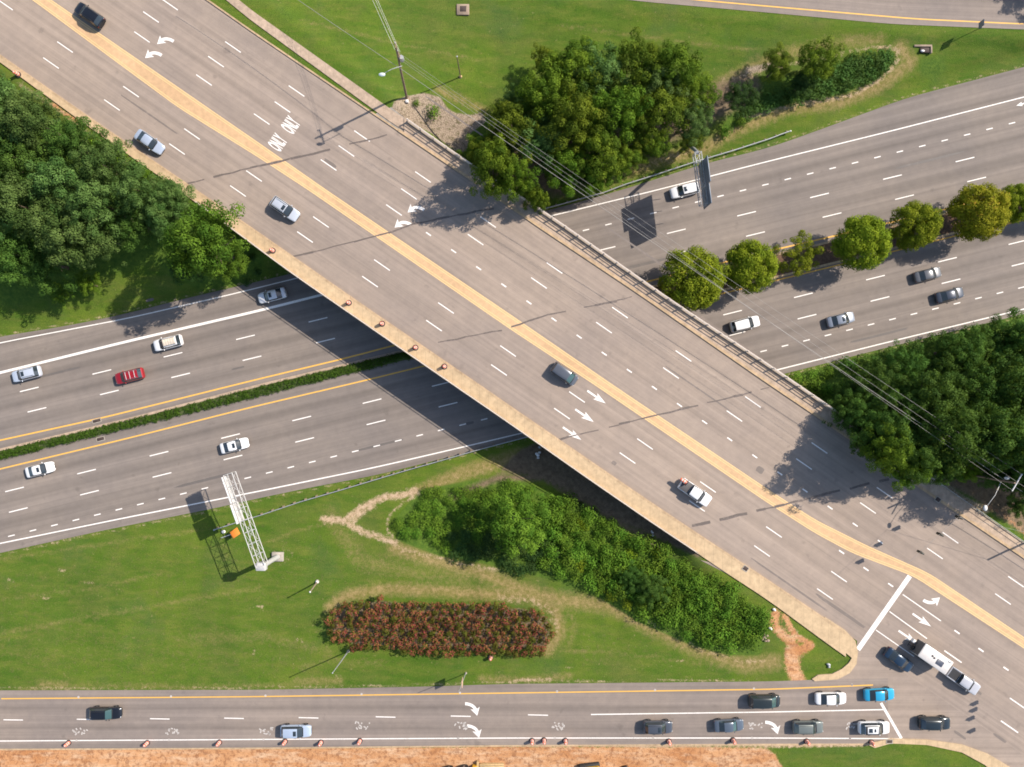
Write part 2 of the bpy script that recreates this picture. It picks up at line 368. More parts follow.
class Marks(MB):
    """flat paint quads laid on a road sheet"""
    def seg(s, u, v, du, dv, lpx, w, z):
        d = Vector((du, -dv, 0)).normalized(); c = P(u, v, z); k = (H - z) / F; n = Vector((-d.y, d.x, 0)) * w / 2; h = d * lpx * k / 2
        return s.add([c - h - n, c + h - n, c + h + n, c - h + n], [(0, 1, 2, 3)])
    def drape(s, dz):
        for i, q in enumerate(s.v):
            z = q[2]; u = q[0] * F / (H - z) + CU; s.v[i] = (q[0], q[1], zramp(u) + dz)
        return s
    def line(s, p, q, w, z):
        a, b = P(*p, z), P(*q, z); d = (b - a).normalized(); n = Vector((-d.y, d.x, 0)) * w / 2
        return s.add([a - n, b - n, b + n, a + n], [(0, 1, 2, 3)])
    def strip(s, fn, u0, u1, w, z, dz, off=0.0, n=110):
        us = np.linspace(u0, u1, n + 1); vv = fn(us); pts = [P(u, x, z(float(u)) + dz) for u, x in zip(us, vv)]; vs = []
        for i, p in enumerate(pts):
            d = (pts[min(i + 1, n)] - pts[max(i - 1, 0)]); d.z = 0; d.normalize(); m = Vector((-d.y, d.x, 0))
            vs += [p + m * (off - w / 2), p + m * (off + w / 2)]
        return s.add(vs, [(2 * i, 2 * i + 2, 2 * i + 3, 2 * i + 1) for i in range(n)])
    def poly(s, pts, u, v, ang, z, sc=1.0):
        """pts in metres (x along travel, y to its left)"""
        c = P(u, v, z); R = Matrix.Rotation(ang, 3, 'Z')
        k = [c + R @ Vector((x * sc, y * sc, 0)) for x, y in pts]; return s.add(k, [tuple(range(len(k)))])

U0, U1 = -650, 1450
hw = dict(z=zh, kind="structure")
road_w = ribbon("highway_westbound", WB_edge, WB_in, U0, U1, zh, M["highway_asphalt"], nu=150, nv=8, vref=WB_d)
road_e = ribbon("highway_eastbound", EB_in, EB_edge, U0, U1, zh, M["highway_asphalt"], nu=150, nv=8, vref=EB_1)
road_a = ribbon("bridge_road", AR_r, AR_l, -300, 1400, zb, M["bridge_asphalt"], nu=150, nv=8, vref=lambda u: np.interp(u, [151, 1003], [17, 599], left=None, right=None) + np.where(u < 151, (u - 151) * .683, np.where(u > 1003, (u - 1003) * .683, 0)))
road_r = ribbon("ramp_road", RT_top, RT_bot, -420, 888, zramp, M["ramp_asphalt"], nu=120, nv=4, dz=-0.004, vref=lambda u: u * 0 + 718)
road_t = ribbon("upper_ramp_road", lambda u: TR_bot(u) - 58, TR_bot, 250, 1450, ztop, M["ramp_asphalt"], nu=80, nv=4)
apron = poly_patch("intersection_road", [(700, 560), (857, 640), (857, 655), (852, 667), (838, 677), (815, 680), (800, 681), (800, 743), (873, 744), (891, 740.5), (927, 742), (962, 747), (988, 757), (1060, 800), (1060, 640)], zb, M["bridge_asphalt"], dz=-0.012)

def dash_u(lst, i):
    ks = [j for j, x in enumerate(lst) if x is not None]; xs = [lst[j] for j in ks]
    if i < 0: return xs[0] + 71.8 * i
    if i > ks[-1]: return xs[-1] + 71.8 * (i - ks[-1])
    return float(np.interp(i, ks, xs))
# --- markings on the westbound and eastbound lanes
k = Marks()
k.strip(WB_a, U0, U1, 0.17, zh, 0.006); k.strip(WB_b, U0, 420, 0.40, zh, 0.006)
for i in range(0, 42): 
    u = 586 + 22.42 * i; k.seg(u, float(WB_b(u)), 1, -0.245, 6.6, 0.17, 0.006)
for i in range(-6, 20):
    u = dash_u((29.3, 101.8, 173, 245.5, 318, None, None, None, 606, None, 746.6, 819.5, 892.5, 965), i); k.seg(u, float(WB_c(u)), 1, -0.243, 19.3, 0.165, 0.006)
    u = dash_u((36.9, 109.4, 180.7, 252, 325.6, None, None, None, None, 683, 755.5, 832, 904.5, 976.7), i); k.seg(u, float(WB_d(u)), 1, -0.243, 19.3, 0.165, 0.006)
k.poly([(-1.4, -.1), (0, -.1), (0, -.35), (1, 0), (0, .35), (0, .1), (-1.4, .1)], 1022, 104, math.radians(196), 0.006)
k.obj("lane_marking", M["white_line"], road_w, "structure")
Marks().strip(WB_y, U0, U1, 0.24, zh, 0.006).obj("lane_marking", M["yellow_line"], road_w, "structure")
k = Marks(); k.strip(EB_k, U0, U1, 0.19, zh, 0.006)
for i in range(-6, 20):
    u = dash_u((14.5, 86.5, 159, 230.5, 301.7, 372, 441.3, None, None, None, 732.6, 803.4, 875.5, 947.5, 1018), i); k.seg(u, float(EB_1(u)), 1, -0.247, 19.3, 0.165, 0.006)
    u = dash_u((18.3, 89.5, 162, 233, 304.7, 376, 448, None, None, None, 736, 807, 880, 951, 1021), i); k.seg(u, float(EB_2(u)), 1, -0.247, 19.3, 0.165, 0.006)
for i in range(-18, 64):
    u = 11.4 + 21.49 * i; k.seg(u, float(EB_j(u)), 1, -0.247, 6.8, 0.17, 0.006)
k.obj("lane_marking", M["white_line"], road_e, "structure")
Marks().strip(EB_y, U0, U1, 0.22, zh, 0.006).obj("lane_marking", M["yellow_line"], road_e, "structure")

# --- markings on the bridge road
ZM = ZB + 0.006; DX, DY = 0.823, 0.568
k = Marks()
L1 = [(51, 63), (112, 105), (177, 149), (238, 191), (305, 237), (370, 281.6), (434, 325.6), (499, 370), (562, 413.6), (627.5, 458), (697, 506), (762, 551), (825, 594)]
L2 = [(5, 4.6), (65, 47), (131, 91.6), (192, 134), (254, 176), (321, 222), (382, 265), (446, 308), (508, 351), (577, 397), (645, 444), (708, 487), (774, 532), (839, 576.6)]
R3 = [(170, 4.6), (233, 47), (296.5, 91), (362, 136), (423, 177), (488, 222), (554.5, 268), (620, 312.6), (683.5, 356), (753, 402), (819.5, 448), (884.6, 492.7), (950.5, 537.8), (1016, 581.7)]
R2 = [(151, 17), (216, 61.6), (282.5, 107), (346.4, 151), (409, 194), (475.6, 239.6), (539, 283), (604, 327.6), (671, 373), (734.4, 416), (804, 464), (868, 508), (935, 553.5), (1003, 599)]
R1 = [(142, 37), (204, 80), (261.7, 119), (328.6, 165), (394, 210)]
for ls_, ea, eb in ((L1, 3, 0), (L2, 3, 0), (R3, 3, 5), (R2, 3, 5), (R1, 3, 0)):
    full = [(ls_[0][0] - 64.7 * i, ls_[0][1] - 44.2 * i) for i in range(ea, 0, -1)] + ls_ + [(ls_[-1][0] + 65 * i, ls_[-1][1] + 44.4 * i) for i in range(1, eb + 1)]
    for u, v in full: k.seg(u, v, DX, DY, 19.0, 0.155, ZM)
for i in range(0, 19): k.seg(428.5 + 25.1 * i, 234 + 17.1 * i, DX, DY, 6.0, 0.19, ZM)
for u, v in ((841.6, 552), (866, 569), (890.7, 585), (957, 632), (981, 650), (1006, 668.7), (1031, 686)): k.seg(u, v, DX, DY, 6.2, 0.22, ZM)
for u, v in ((953, 656.6), (1018.5, 704), (1009.5, 726.7), (1082, 748), (1073, 771)): k.seg(u, v, DX, DY, 21, 0.19, ZM)
k.line((909.8, 576), (858, 649.6), 0.76, ZM + 0.004)
for p, q in (((902.7, 594.4), (941, 621)), ((889.5, 611.5), (927, 638.7)), ((876, 630), (914, 656.5))): k.line(p, q, 0.15, ZM)
k.obj("lane_marking", M["white_line"], road_a, "structure")
STR = [(-1.9, -.16), (.1, -.16), (-.25, -.62), (1.9, 0), (-.25, .62), (.1, .16), (-1.9, .16)]
def turn_pts(sgn=1):
    c = []; 
    for t in np.linspace(0, 1, 8):
        a = t * 1.3; c.append((-1.5 + 1.9 * math.sin(a), -.2 + 1.3 * (1 - math.cos(a)) * 1.0, a))
    o1 = [(x + math.sin(a) * .27, y - math.cos(a) * .27) for x, y, a in c]; o2 = [(x - math.sin(a) * .27, y + math.cos(a) * .27) for x, y, a in c]
    x, y, a = c[-1]; d = (math.cos(a), math.sin(a)); n = (-d[1], d[0])
    head = [(x - n[0] * .85 - d[0] * .25, y - n[1] * .85 - d[1] * .25), (x + d[0] * 1.15 - n[0] * 0, y + d[1] * 1.15), (x + n[0] * .85 - d[0] * .25, y + n[1] * .85 - d[1] * .25)]
    pts = o1 + head + o2[::-1]
    return [(p[0], p[1] * sgn) for p in pts]
aL = math.atan2(-DY, DX); aR = aL + math.pi
def arrow(pts, u, v, ang, z, parent, mat="white_line", sc=1.0):
    Marks().poly(pts, u, v, ang, z, sc).obj("arrow_marking", M[mat], parent, "structure")
for u, v in ((596.5, 397), (584.5, 415.6), (572, 433.5), (921.8, 620), (907.8, 637)): arrow(STR, u, v, aL, ZM + .003, road_a, sc=0.92)
for u, v in ((166, 37.5), (154, 51.5), (416.5, 206), (403.5, 221)): arrow(turn_pts(1), u, v, aR, ZM + .003, road_a, sc=0.88)
arrow(turn_pts(1), 931, 604, aL, ZM + .003, road_a, sc=0.88)
for u, v in ((290.5, 125), (277.5, 142.5)):
    cu = bpy.data.curves.new("word_marking", 'FONT'); cu.body = "ONLY"; cu.align_x = 'CENTER'; cu.align_y = 'CENTER'; cu.offset = 0.03
    t = bpy.data.objects.new("tmp", cu); COL.objects.link(t); bpy.context.view_layer.update()
    me = bpy.data.meshes.new_from_object(t); bpy.data.objects.remove(t)
    xs = [q.co.x for q in me.vertices]; ys = [q.co.y for q in me.vertices]
    wx, wy = max(xs) - min(xs), max(ys) - min(ys); cx, cy = (max(xs) + min(xs)) / 2, (max(ys) + min(ys)) / 2
    for q in me.vertices: q.co = ((q.co.x - cx) / wx * 2.15, (q.co.y - cy) / wy * 2.5, 0)
    o = link("word_marking", me, M["white_line"], road_a, "structure"); o.location = P(u, v, ZM + 0.003); o.rotation_euler = (0, 0, aR - math.pi / 2)
# median: worn yellow hatched band between two pairs of yellow lines
ribbon("median_strip", MD_r, MD_l, -300, 1400, zb, concrete("median_fill", (0.56, 0.37, 0.21), 0, 0.16), road_a, nu=220, nv=2, dz=0.007)
k = Marks()
for fn, s in ((MD_r, -1), (MD_l, 1)):
    k.strip(fn, -300, 1400, 0.14, zb, 0.012, 0.02 * s, 260); 
k.strip(MD_r, -300, 1400, 0.11, zb, 0.012, -0.34, 260); k.strip(MD_l, -300, 1400, 0.11, zb, 0.012, 0.34, 260)
k.obj("lane_marking", worn("yellow_median", (0.76, 0.50, 0.23), 0.9, (0.52, 0.35, 0.2)), road_a, "structure")
# dark sealed joints across the deck and approaches
def joint(pts, parent, w=0.28):
    k = Marks()
    for (p, q) in zip(pts[:-1], pts[1:]):
        n = max(2, int(math.hypot(q[0] - p[0], q[1] - p[1]) / 9)); prev = None
        for i in range(n + 1):
            t = i / n; c = P(p[0] + (q[0] - p[0]) * t, p[1] + (q[1] - p[1]) * t + random.uniform(-.5, .5), ZM + 0.008 + random.random() * 0)
            if prev is not None and random.random() > .14:
                d = (c - prev).normalized(); nn = Vector((-d.y, d.x, 0)) * w * random.uniform(.25, .62)
                k.add([prev - nn, c - nn * random.uniform(.7, 1.2), c + nn, prev + nn], [(0, 1, 2, 3)])
            prev = c
    k.obj("joint_seal", M["crack"], parent, "structure")
for pts, w in ((((186, 184), (250, 168), (311, 154), (359, 142), (387, 135)), .34), (((293, 256.6), (354, 242), (388.6, 233), (413, 224), (494, 208)), .28), (((438, 342.7), (502, 330), (548, 314.6), (584, 307.5), (617, 300.6), (632, 297)), .26), (((558, 440), (619, 424.5), (662.6, 414), (769.5, 387.6)), .3), (((692, 526), (784, 504.6), (840, 490.6), (899, 476.6)), .42)): joint(pts, road_a, w)
# repaired patches and tyre-darkened spots in the asphalt
M["patch"] = worn("patch", (0.165, 0.135, 0.115), 0.9, (0.25, 0.2, 0.168), 0.8); M["patch_hw"] = worn("patch_hw", (0.12, 0.104, 0.094), 0.9, (0.18, 0.152, 0.134), 0.8)
def patch(u, v, lpx, w, z, parent, ang=(DX, DY), mat="patch"):
    k = Marks(); n = 14; d = Vector((ang[0], -ang[1], 0)).normalized(); m = Vector((-d.y, d.x, 0)); c = P(u, v, z + .003); L_ = lpx * (H - z) / F / 2
    k.add([c + d * (L_ * math.copysign(abs(math.cos(t)) ** .5, math.cos(t)) * random.uniform(.9, 1.1)) + m * (w / 2 * math.copysign(abs(math.sin(t)) ** .5, math.sin(t)) * random.uniform(.85, 1.1)) for t in [2 * math.pi * i / n for i in range(n)]], [tuple(range(n))])
    k.obj("road_patch", M[mat], parent, "structure")
for u, v, l, w in ((842, 612, 60, .5), (815, 618, 50, .35), (836, 636, 14, 1.6), (790, 585, 90, .3), (760, 470, 8, 1.0), (614, 463, 5, .6), (330, 163, 14, .5), (975, 690, 16, .5), (960, 735, 14, .4), (1000, 738, 16, .4), (150, 115, 70, .25), (640, 250, 90, .3), (720, 330, 110, .25), (460, 120, 90, .25), (560, 230, 120, .22), (880, 560, 5, 1.0), (700, 250 + 140, 80, .25)): patch(u, v, l, w, ZB, road_a)
for u, v, l, w in ((60, 372, 40, .4), (150, 300, 8, .5), (380, 445, 50, .4), (205, 480, 60, .5), (880, 335, 60, .4), (930, 160, 70, .4), (850, 228, 14, .8), (470, 423, 8, .5), (238, 368, 14, .3), (640, 265, 60, .5)): patch(u, v, l, w, 0.0, road_w if v < WB_in(u) else road_e, (1, -.245), "patch_hw")
# --- ramp markings
k = Marks()
zr6 = lambda u: zramp(u)
k.strip(RT_w, -420, 900, 0.17, zramp, 0.004, n=160)
us = [13.2 - 73.5 * i for i in range(6)] + [86.4, 159.8, 234, 308.5, 385.6, 460.7, 538]
for u in us: k.seg(u, float(np.interp(u, [0, 160, 308, 460, 540], [720, 718.8, 717.8, 716.2, 715])), 1, -0.004, 20, 0.16, zramp(u) + 0.004)
k.drape(0.006)
k.strip(Ln((591, 714.5), (770, 712), (883, 709.6)), 591, 883.5, 0.17, zramp, 0.004)
k.line((881, 703), (901.5, 738.5), 0.42, ZB + 0.006)
k.obj("lane_marking", M["white_line"], road_r, "structure")
Marks().strip(RT_y, -420, 873, 0.19, zramp, 0.004, n=160).obj("lane_marking", M["yellow_line"], road_r, "structure")
for u, v in ((472.6, 704.5), (474.5, 726.7), (773, 723)): Marks().poly(turn_pts(-1), u + 1, v + .5, 0.0, zramp(u) + .006, 0.9).drape(0.008).obj("arrow_marking", M["white_line"], road_r, "structure")
# chalky survey ticks sprayed every fifteen metres
for u in (-14, 77.5, 170, 264.5, 360.5, 459, 556, 654, 753, 851):
    k = Marks(); z = zramp(u) + 0.006
    for q in range(13): k.seg(u + 2 + random.uniform(-7, 8), 731 - 5 * (u > 300) + random.uniform(-3.5, 3.5), random.uniform(-1, 1), random.uniform(-1, 1), random.uniform(1.2, 3.0), 0.2, z)
    for (x, y) in ((u - 1, float(RT_w(u))), (u + 1, float(RT_y(u)) - 1)):
        for a in (0.1, 1.2, 2.2): k.seg(x, y, math.cos(a), math.sin(a), 2.2, 0.15, z + 0.001 * a)
    k.drape(0.008).obj("survey_marking", M["white_faint"], road_r, "structure")
Marks().strip(TR_y, 250, 1450, 0.2, ztop, 0.006).obj("lane_marking", M["yellow_line"], road_t, "structure")

# --- kerbs, pavements and medians
ribbon("pavement", lambda u: AR_l(u) + 2.4, SW_o, -300, 846, zb, M["sidewalk"], nu=150, nv=2, dz=0.15, thick=0.35)
ribbon("kerb", lambda u: AR_l(u) - 0.4, lambda u: AR_l(u) + 2.4, -300, 846, zb, M["kerb"], nu=150, nv=1, dz=0.16, thick=0.36)
poly_patch("pavement_corner", [(825, 617), (845, 630), (855.5, 641), (858, 652), (856.5, 664), (850, 673), (838, 679.3), (815, 681.3), (812, 679), (818, 675), (832, 674), (842, 669), (849, 663), (852, 658), (846, 653), (818, 637)], zb, M["sidewalk"], dz=0.155, thick=0.35)
ribbon("pavement", NE_o, lambda u: AR_r(u) - 2.2, 404, 1400, zb, M["sidewalk_pale"], nu=110, nv=2, dz=0.15, thick=0.35)
ribbon("kerb", lambda u: AR_r(u) - 2.6, lambda u: AR_r(u) + 0.6, 398, 1400, zb, M["kerb"], nu=110, nv=1, dz=0.16, thick=0.36)
ribbon("kerb", lambda u: AR_r(u) - 1.6, lambda u: AR_r(u) + 0.4, -300, 398, zb, M["kerb"], nu=90, nv=1, dz=0.14, thick=0.3)
NEs_lo = Ln((-500, -607), (225, -1), (250, 19.5), (392, 123), (410, 134), sm=6); NEs_up = Ln((-500, -620), (238, -1), (250, 9), (392, 110), (410, 122), sm=6)
ribbon("pavement", NEs_up, NEs_lo, -300, 405, zb, M["sidewalk_pale"], nu=90, nv=2, dz=0.06, thick=0.3)
poly_patch("pavement_corner", [(866, 744), (873.5, 742.5), (891, 738.5), (927, 739.8), (962, 744.6), (988, 754), (1060, 797), (1060, 830), (1004, 783), (985, 765), (962, 752.5), (927, 745), (891, 743.5), (875, 748)], zb, M["sidewalk"], dz=0.12, thick=0.35)
ribbon("kerb", RT_bot, lambda u: RT_bot(u) + 1.5, -420, 868, zramp, M["kerb"], nu=90, nv=1, dz=0.01, thick=0.2)
# highway median: concrete gutter, grass hump west of the bridge, mulch bed between kerbs east of it
ribbon("gutter", lambda u: WB_in(u) - 0.2, lambda u: WB_in(u) + 2.3, U0, 470, zh, M["sidewalk_pale"], nu=90, nv=1, dz=0.02, thick=0.1)
ribbon("median_bed", lambda u: WB_in(u) + 2.3, EB_in, U0, 470, zh, None, nu=100, nv=6, dz=0.0, crown=lambda t: 0.32 * math.sin(math.pi * t)).data.materials.append(paint("median_soil", (0.07, 0.09, 0.025), 0.95, var=0.5, vs=2.5))
ribbon("kerb", lambda u: WB_in(u) - .3, lambda u: WB_in(u) + 1.8, 470, U1, zh, M["kerb"], nu=90, nv=1, dz=0.14, thick=0.2)
ribbon("kerb", lambda u: EB_in(u) - 2.0, lambda u: EB_in(u) + 0.2, 470, U1, zh, M["kerb"], nu=90, nv=1, dz=0.14, thick=0.2)
ribbon("median_bed", lambda u: WB_in(u) + 1.8, lambda u: EB_in(u) - 2.0, 470, U1, zh, None, nu=100, nv=3, dz=0.10, crown=lambda t: 0.18 * math.sin(math.pi * t)).data.materials.append(paint("mulch", (0.13, 0.075, 0.045), 0.95, var=0.5, vs=2.0))
# ------------------------------------------------------------------ terrain height field (world space)
GX0, GX1, GY0, GY1, GS = -240.0, 260.0, -220.0, 220.0, 2.0
gx = np.arange(GX0, GX1 + .1, GS); gy = np.arange(GY0, GY1 + .1, GS); X, Y = np.meshgrid(gx, gy)
def band_poly(fa, fb, u0, u1, z, n=40):
    us = np.linspace(u0, u1, n); A = [P(u, v, z(u)).xy for u, v in zip(us, fa(us))]; B = [P(u, v, z(u)).xy for u, v in zip(us, fb(us))]
    return np.array([tuple(p) for p in A] + [tuple(p) for p in B[::-1]])
def inside(poly, X, Y):
    r = np.zeros(X.shape, bool); n = len(poly)
    for i in range(n):
        x1, y1 = poly[i]; x2, y2 = poly[(i + 1) % n]
        if y1 == y2: continue
        c = ((y1 > Y) != (y2 > Y)) & (X < (x2 - x1) * (Y - y1) / (y2 - y1) + x1); r ^= c
    return r
def sdist(poly, X, Y, closed=True):
    """signed distance, negative inside"""
    d = np.full(X.shape, 1e9); n = len(poly)
    for i in range(n if closed else n - 1):
        x1, y1 = poly[i]; x2, y2 = poly[(i + 1) % n]; dx, dy = x2 - x1, y2 - y1; L = dx * dx + dy * dy + 1e-9
        t = np.clip(((X - x1) * dx + (Y - y1) * dy) / L, 0, 1); d = np.minimum(d, (X - x1 - t * dx) ** 2 + (Y - y1 - t * dy) ** 2)
    d = np.sqrt(d)
    return np.where(inside(poly, X, Y), -d, d) if closed else d
HWY = band_poly(lambda u: WB_edge(u) - 6, lambda u: EB_edge(u) + 5, -700, 1750, zh)
APP = []   # approaches on fill, either side of the bridge
zc = lambda u: ZB
APP.append(np.array([tuple(P(u, v, ZB).xy) for u, v in ((-620, -365), (190, 197), (389, 106), (-430, -460 - 20))]))
APP[0] = np.array([tuple(P(u, v, ZB).xy) for u, v in ((-620, float(SW_o(-620)) + 4), (0, 66), (190, 200), (395, 106), (238, -12), (-350, -560))])
APP.append(np.array([tuple(P(u, v, ZB).xy) for u, v in ((697, 556), (764, 600), (850, 672), (790, 684), (790, 748), (870, 748), (960, 756), (1060, 835), (1800, 1320), (1800, 1060), (1024, 538), (872, 436))]))
RMP = band_poly(lambda u: RT_top(u) - 3, lambda u: RT_bot(u) + 5, -600, 860, zramp)
TOP = band_poly(lambda u: TR_bot(u) - 70, lambda u: TR_bot(u) + 3, 250, 1600, ztop)
fixed = np.zeros(X.shape, bool); Z = np.full(X.shape, 3.0)
mk = inside(HWY, X, Y); fixed |= mk; Z[mk] = 0
for a in APP: mk = inside(a, X, Y); fixed |= mk; Z[mk] = ZB
def u_of(X, z): return X * F / (H - z) + CU
mk = inside(RMP, X, Y) & ~fixed; fixed |= mk; zr = np.vectorize(zramp)(u_of(X, 4.0)); Z[mk] = zr[mk]
mk = inside(TOP, X, Y) & ~fixed; fixed |= mk; zt_ = np.vectorize(ztop)(u_of(X, 3.0)); Z[mk] = zt_[mk]
cur = Z.copy()
# coarse-to-fine relaxation
for st in (8, 4, 2, 1):
    zz = cur[::st, ::st].copy(); fx = fixed[::st, ::st]; ref = Z[::st, ::st]
    for it in range(350):
        p = np.pad(zz, 1, mode="edge"); nz = (p[:-2, 1:-1] + p[2:, 1:-1] + p[1:-1, :-2] + p[1:-1, 2:]) / 4
        zz = np.where(fx, ref, nz)
    ix = np.clip(np.arange(X.shape[1]) / st, 0, zz.shape[1] - 1.001); iy = np.clip(np.arange(X.shape[0]) / st, 0, zz.shape[0] - 1.001)
    i0 = ix.astype(int); j0 = iy.astype(int); fx_ = (ix - i0)[None, :]; fy_ = (iy - j0)[:, None]
    cur = (zz[np.ix_(j0, i0)] * (1 - fx_) + zz[np.ix_(j0, i0 + 1)] * fx_) * (1 - fy_) + (zz[np.ix_(j0 + 1, i0)] * (1 - fx_) + zz[np.ix_(j0 + 1, i0 + 1)] * fx_) * fy_
    cur = np.where(fixed, Z, cur)
def hsample(x, y):
    x = np.asarray(x, float); y = np.asarray(y, float)
    ix = np.clip((x - GX0) / GS, 0, X.shape[1] - 1.001); iy = np.clip((y - GY0) / GS, 0, X.shape[0] - 1.001)
    i0 = ix.astype(int); j0 = iy.astype(int); a = ix - i0; b = iy - j0
    return (cur[j0, i0] * (1 - a) + cur[j0, i0 + 1] * a) * (1 - b) + (cur[j0 + 1, i0] * (1 - a) + cur[j0 + 1, i0 + 1] * a) * b
def gz(x, y): return float(hsample(x, y))
def G(u, v, up=0.0):
    """ground point seen at a measured place; up = height above ground at which that place was measured"""
    z = 2.0
    for _ in range(25):
        p = P(u, v, z + up); z = 0.5 * z + 0.5 * gz(p.x, p.y)
    p = P(u, v, z + up); return Vector((p.x, p.y, gz(p.x, p.y)))
def GP(pts): return np.array([tuple(G(u, v).xy) for u, v in pts])

# fine ground mesh
ext = lambda a, b: [a * 1.0, a * .5, a * .2]
fxs = np.concatenate([[-3000, -1200, -500, -300, -200, -150], np.arange(-115, 115.1, 0.5), [150, 200, 300, 500, 1200, 3000]])
fys = np.concatenate([[-3000, -1200, -500, -280, -180, -120], np.arange(-88, 88.1, 0.5), [120, 180, 280, 500, 1200, 3000]])
FX, FY = np.meshgrid(fxs, fys); FZ = hsample(FX, FY)
zr_f = np.interp(u_of(FX, FZ), [-400, 0, 160, 308, 460, 650, 775, 3000], [0.3, 1.0, 1.9, 3.3, 4.7, 6.4, ZB, ZB])
zt_f = np.interp(u_of(FX, FZ), [200, 640, 1024, 1500], [5.0, 3.6, 2.0, 1.0])
nzf = np.zeros(FX.shape)
for (a, b, c, d) in ((.11, .07, .13, 1.0), (.23, -.19, .10, 2.1), (-.37, .29, .07, .4), (.61, .53, .05, 3.3), (-.9, 1.1, .03, 1.7)): nzf += c * np.sin(a * FX + b * FY + d) * np.cos(b * FX * .7 - a * FY * 1.3 + d * 2)
dh = sdist(HWY, FX, FY); da = np.minimum(sdist(APP[0], FX, FY), sdist(APP[1], FX, FY)); dr = sdist(RMP, FX, FY); dt = sdist(TOP, FX, FY)
far = np.minimum(np.minimum(dh, da), np.minimum(dr, dt)); FZ = FZ + nzf * sstep((far - 1) / 6)
def pull(FZ, d, z, reach=2.6):
    w = 1 - sstep(d / reach); return FZ * (1 - w) + (z - 0.05) * w
FZ = pull(FZ, dt, zt_f); FZ = pull(FZ, dr, zr_f); FZ = pull(FZ, da, ZB); FZ = pull(FZ, dh, 0.0)
FZ = np.where(dr < .1, np.minimum(FZ, zr_f - 0.05), FZ)

# ------------------------------------------------------------------ ground cover masks (areas of bare soil, dry grass, leaf litter)
LAY = {n: np.zeros(FX.shape) for n in ("dirt", "dry", "litter", "tan", "lush", "scrub")}
def lay(name, pts, soft=0.8, amt=1.0):
    pl = GP(pts); x0, y0 = pl.min(0) - 4; x1, y1 = pl.max(0) + 4
    bx = (FX > x0) & (FX < x1) & (FY > y0) & (FY < y1)
    if not bx.any(): return
    d = sdist(pl, FX[bx], FY[bx]); w = amt * sstep(0.5 - d / (2 * soft)); LAY[name][bx] = np.maximum(LAY[name][bx], w)
def path(name, pts, wpx, soft=0.5, amt=1.0):
    pl = GP(pts); x0, y0 = pl.min(0) - 6; x1, y1 = pl.max(0) + 6
    bx = (FX > x0) & (FX < x1) & (FY > y0) & (FY < y1); d = sdist(pl, FX[bx], FY[bx], False) - wpx * .08
    LAY[name][bx] = np.maximum(LAY[name][bx], amt * sstep(0.5 - d / (2 * soft)))
lay("dirt", [(-300, 749), (260, 748.5), (500, 747), (680, 747), (765, 748), (775, 754), (786, 775), (800, 900), (-300, 900)], 0.5)
lay("tan", [(-300, 744), (868, 742), (868, 746), (-300, 750.5)], 0.5, 0.9)
path("dirt", [(776, 613), (774, 625), (784, 636), (793, 642)], 8, 1.2); path("dirt", [(793, 650), (792, 660), (793, 668), (799, 682)], 14, 1.4); path("dirt", [(796, 652), (809, 646)], 9, 1.3)
path("dirt", [(785, 616), (795, 635), (812, 645)], 5); path("tan", [(786, 618), (800, 638), (813, 646)], 2)
lay("scrub", [(390, 118), (395, 104), (404, 97), (424, 93), (440, 97), (447, 108), (455, 113), (472, 115), (482, 113), (486, 122), (470, 133), (466, 152), (455, 150), (430, 132), (405, 120)], 0.6)
for pts, w in ((((323, 519), (345, 521), (352, 515), (366, 505), (384, 497), (402, 495), (416, 491)), 6), (((345, 522), (358, 530), (378, 537), (396, 543)), 5), (((352, 523), (362, 512), (374, 506)), 4)): path("tan", pts, w, 1.0)
path("tan", [(420, 494), (404, 502), (390, 514), (386, 528), (396, 541)], 4, 0.5, .55)
lay("dry", [(-100, 560), (230, 512), (330, 520), (420, 560), (520, 600), (560, 640), (560, 684), (-100, 690)], 6.0, .18); lay("dry", [(560, 600), (640, 630), (760, 670), (760, 682), (560, 684)], 4.0, .2)
lay("dry", [(-200, 640), (60, 600), (320, 640), (330, 686), (-200, 692)], 6.0, .22)
# under the bridge: bare shaded soil
lay("litter", [(500, 470), (520, 450), (545, 440), (620, 480), (700, 540), (700, 558), (640, 530), (600, 512), (570, 490), (540, 478)], 1.0)
path("litter", [(452, 497), (500, 477), (545, 478), (580, 500), (620, 522), (660, 548)], 8, 1.0, .8)
path("dry", [(420, 492), (460, 474), (500, 462), (520, 455)], 16, 1.2, .8)
path("tan", [(432, 490), (470, 473), (500, 466)], 4, 1.2, .35)
# dry band along the foot of the shrub bed and round the red hedge
path("dry", [(395, 548), (440, 562), (480, 572), (520, 590), (560, 600), (610, 606), (660, 632), (705, 652), (745, 665), (775, 662)], 14, 1.6, .95)
path("tan", [(398, 549), (430, 556), (470, 566), (500, 570)], 4, .8, .6); path("tan", [(640, 616), (700, 650), (740, 663), (764, 660)], 4, .9, .5)
path("dry", [(330, 608), (345, 596), (380, 589), (430, 590), (480, 594), (530, 596), (556, 610), (560, 632), (548, 650)], 12, 1.2, .9)
path("tan", [(500, 598), (530, 600), (552, 612), (556, 628)], 9, 1.6, .5)
path("dry", [(566, 605), (575, 625), (570, 645)], 6, .8, .5)
path("dry", [(330, 515), (360, 560), (420, 575), (500, 580)], 18, 2.5, .5)
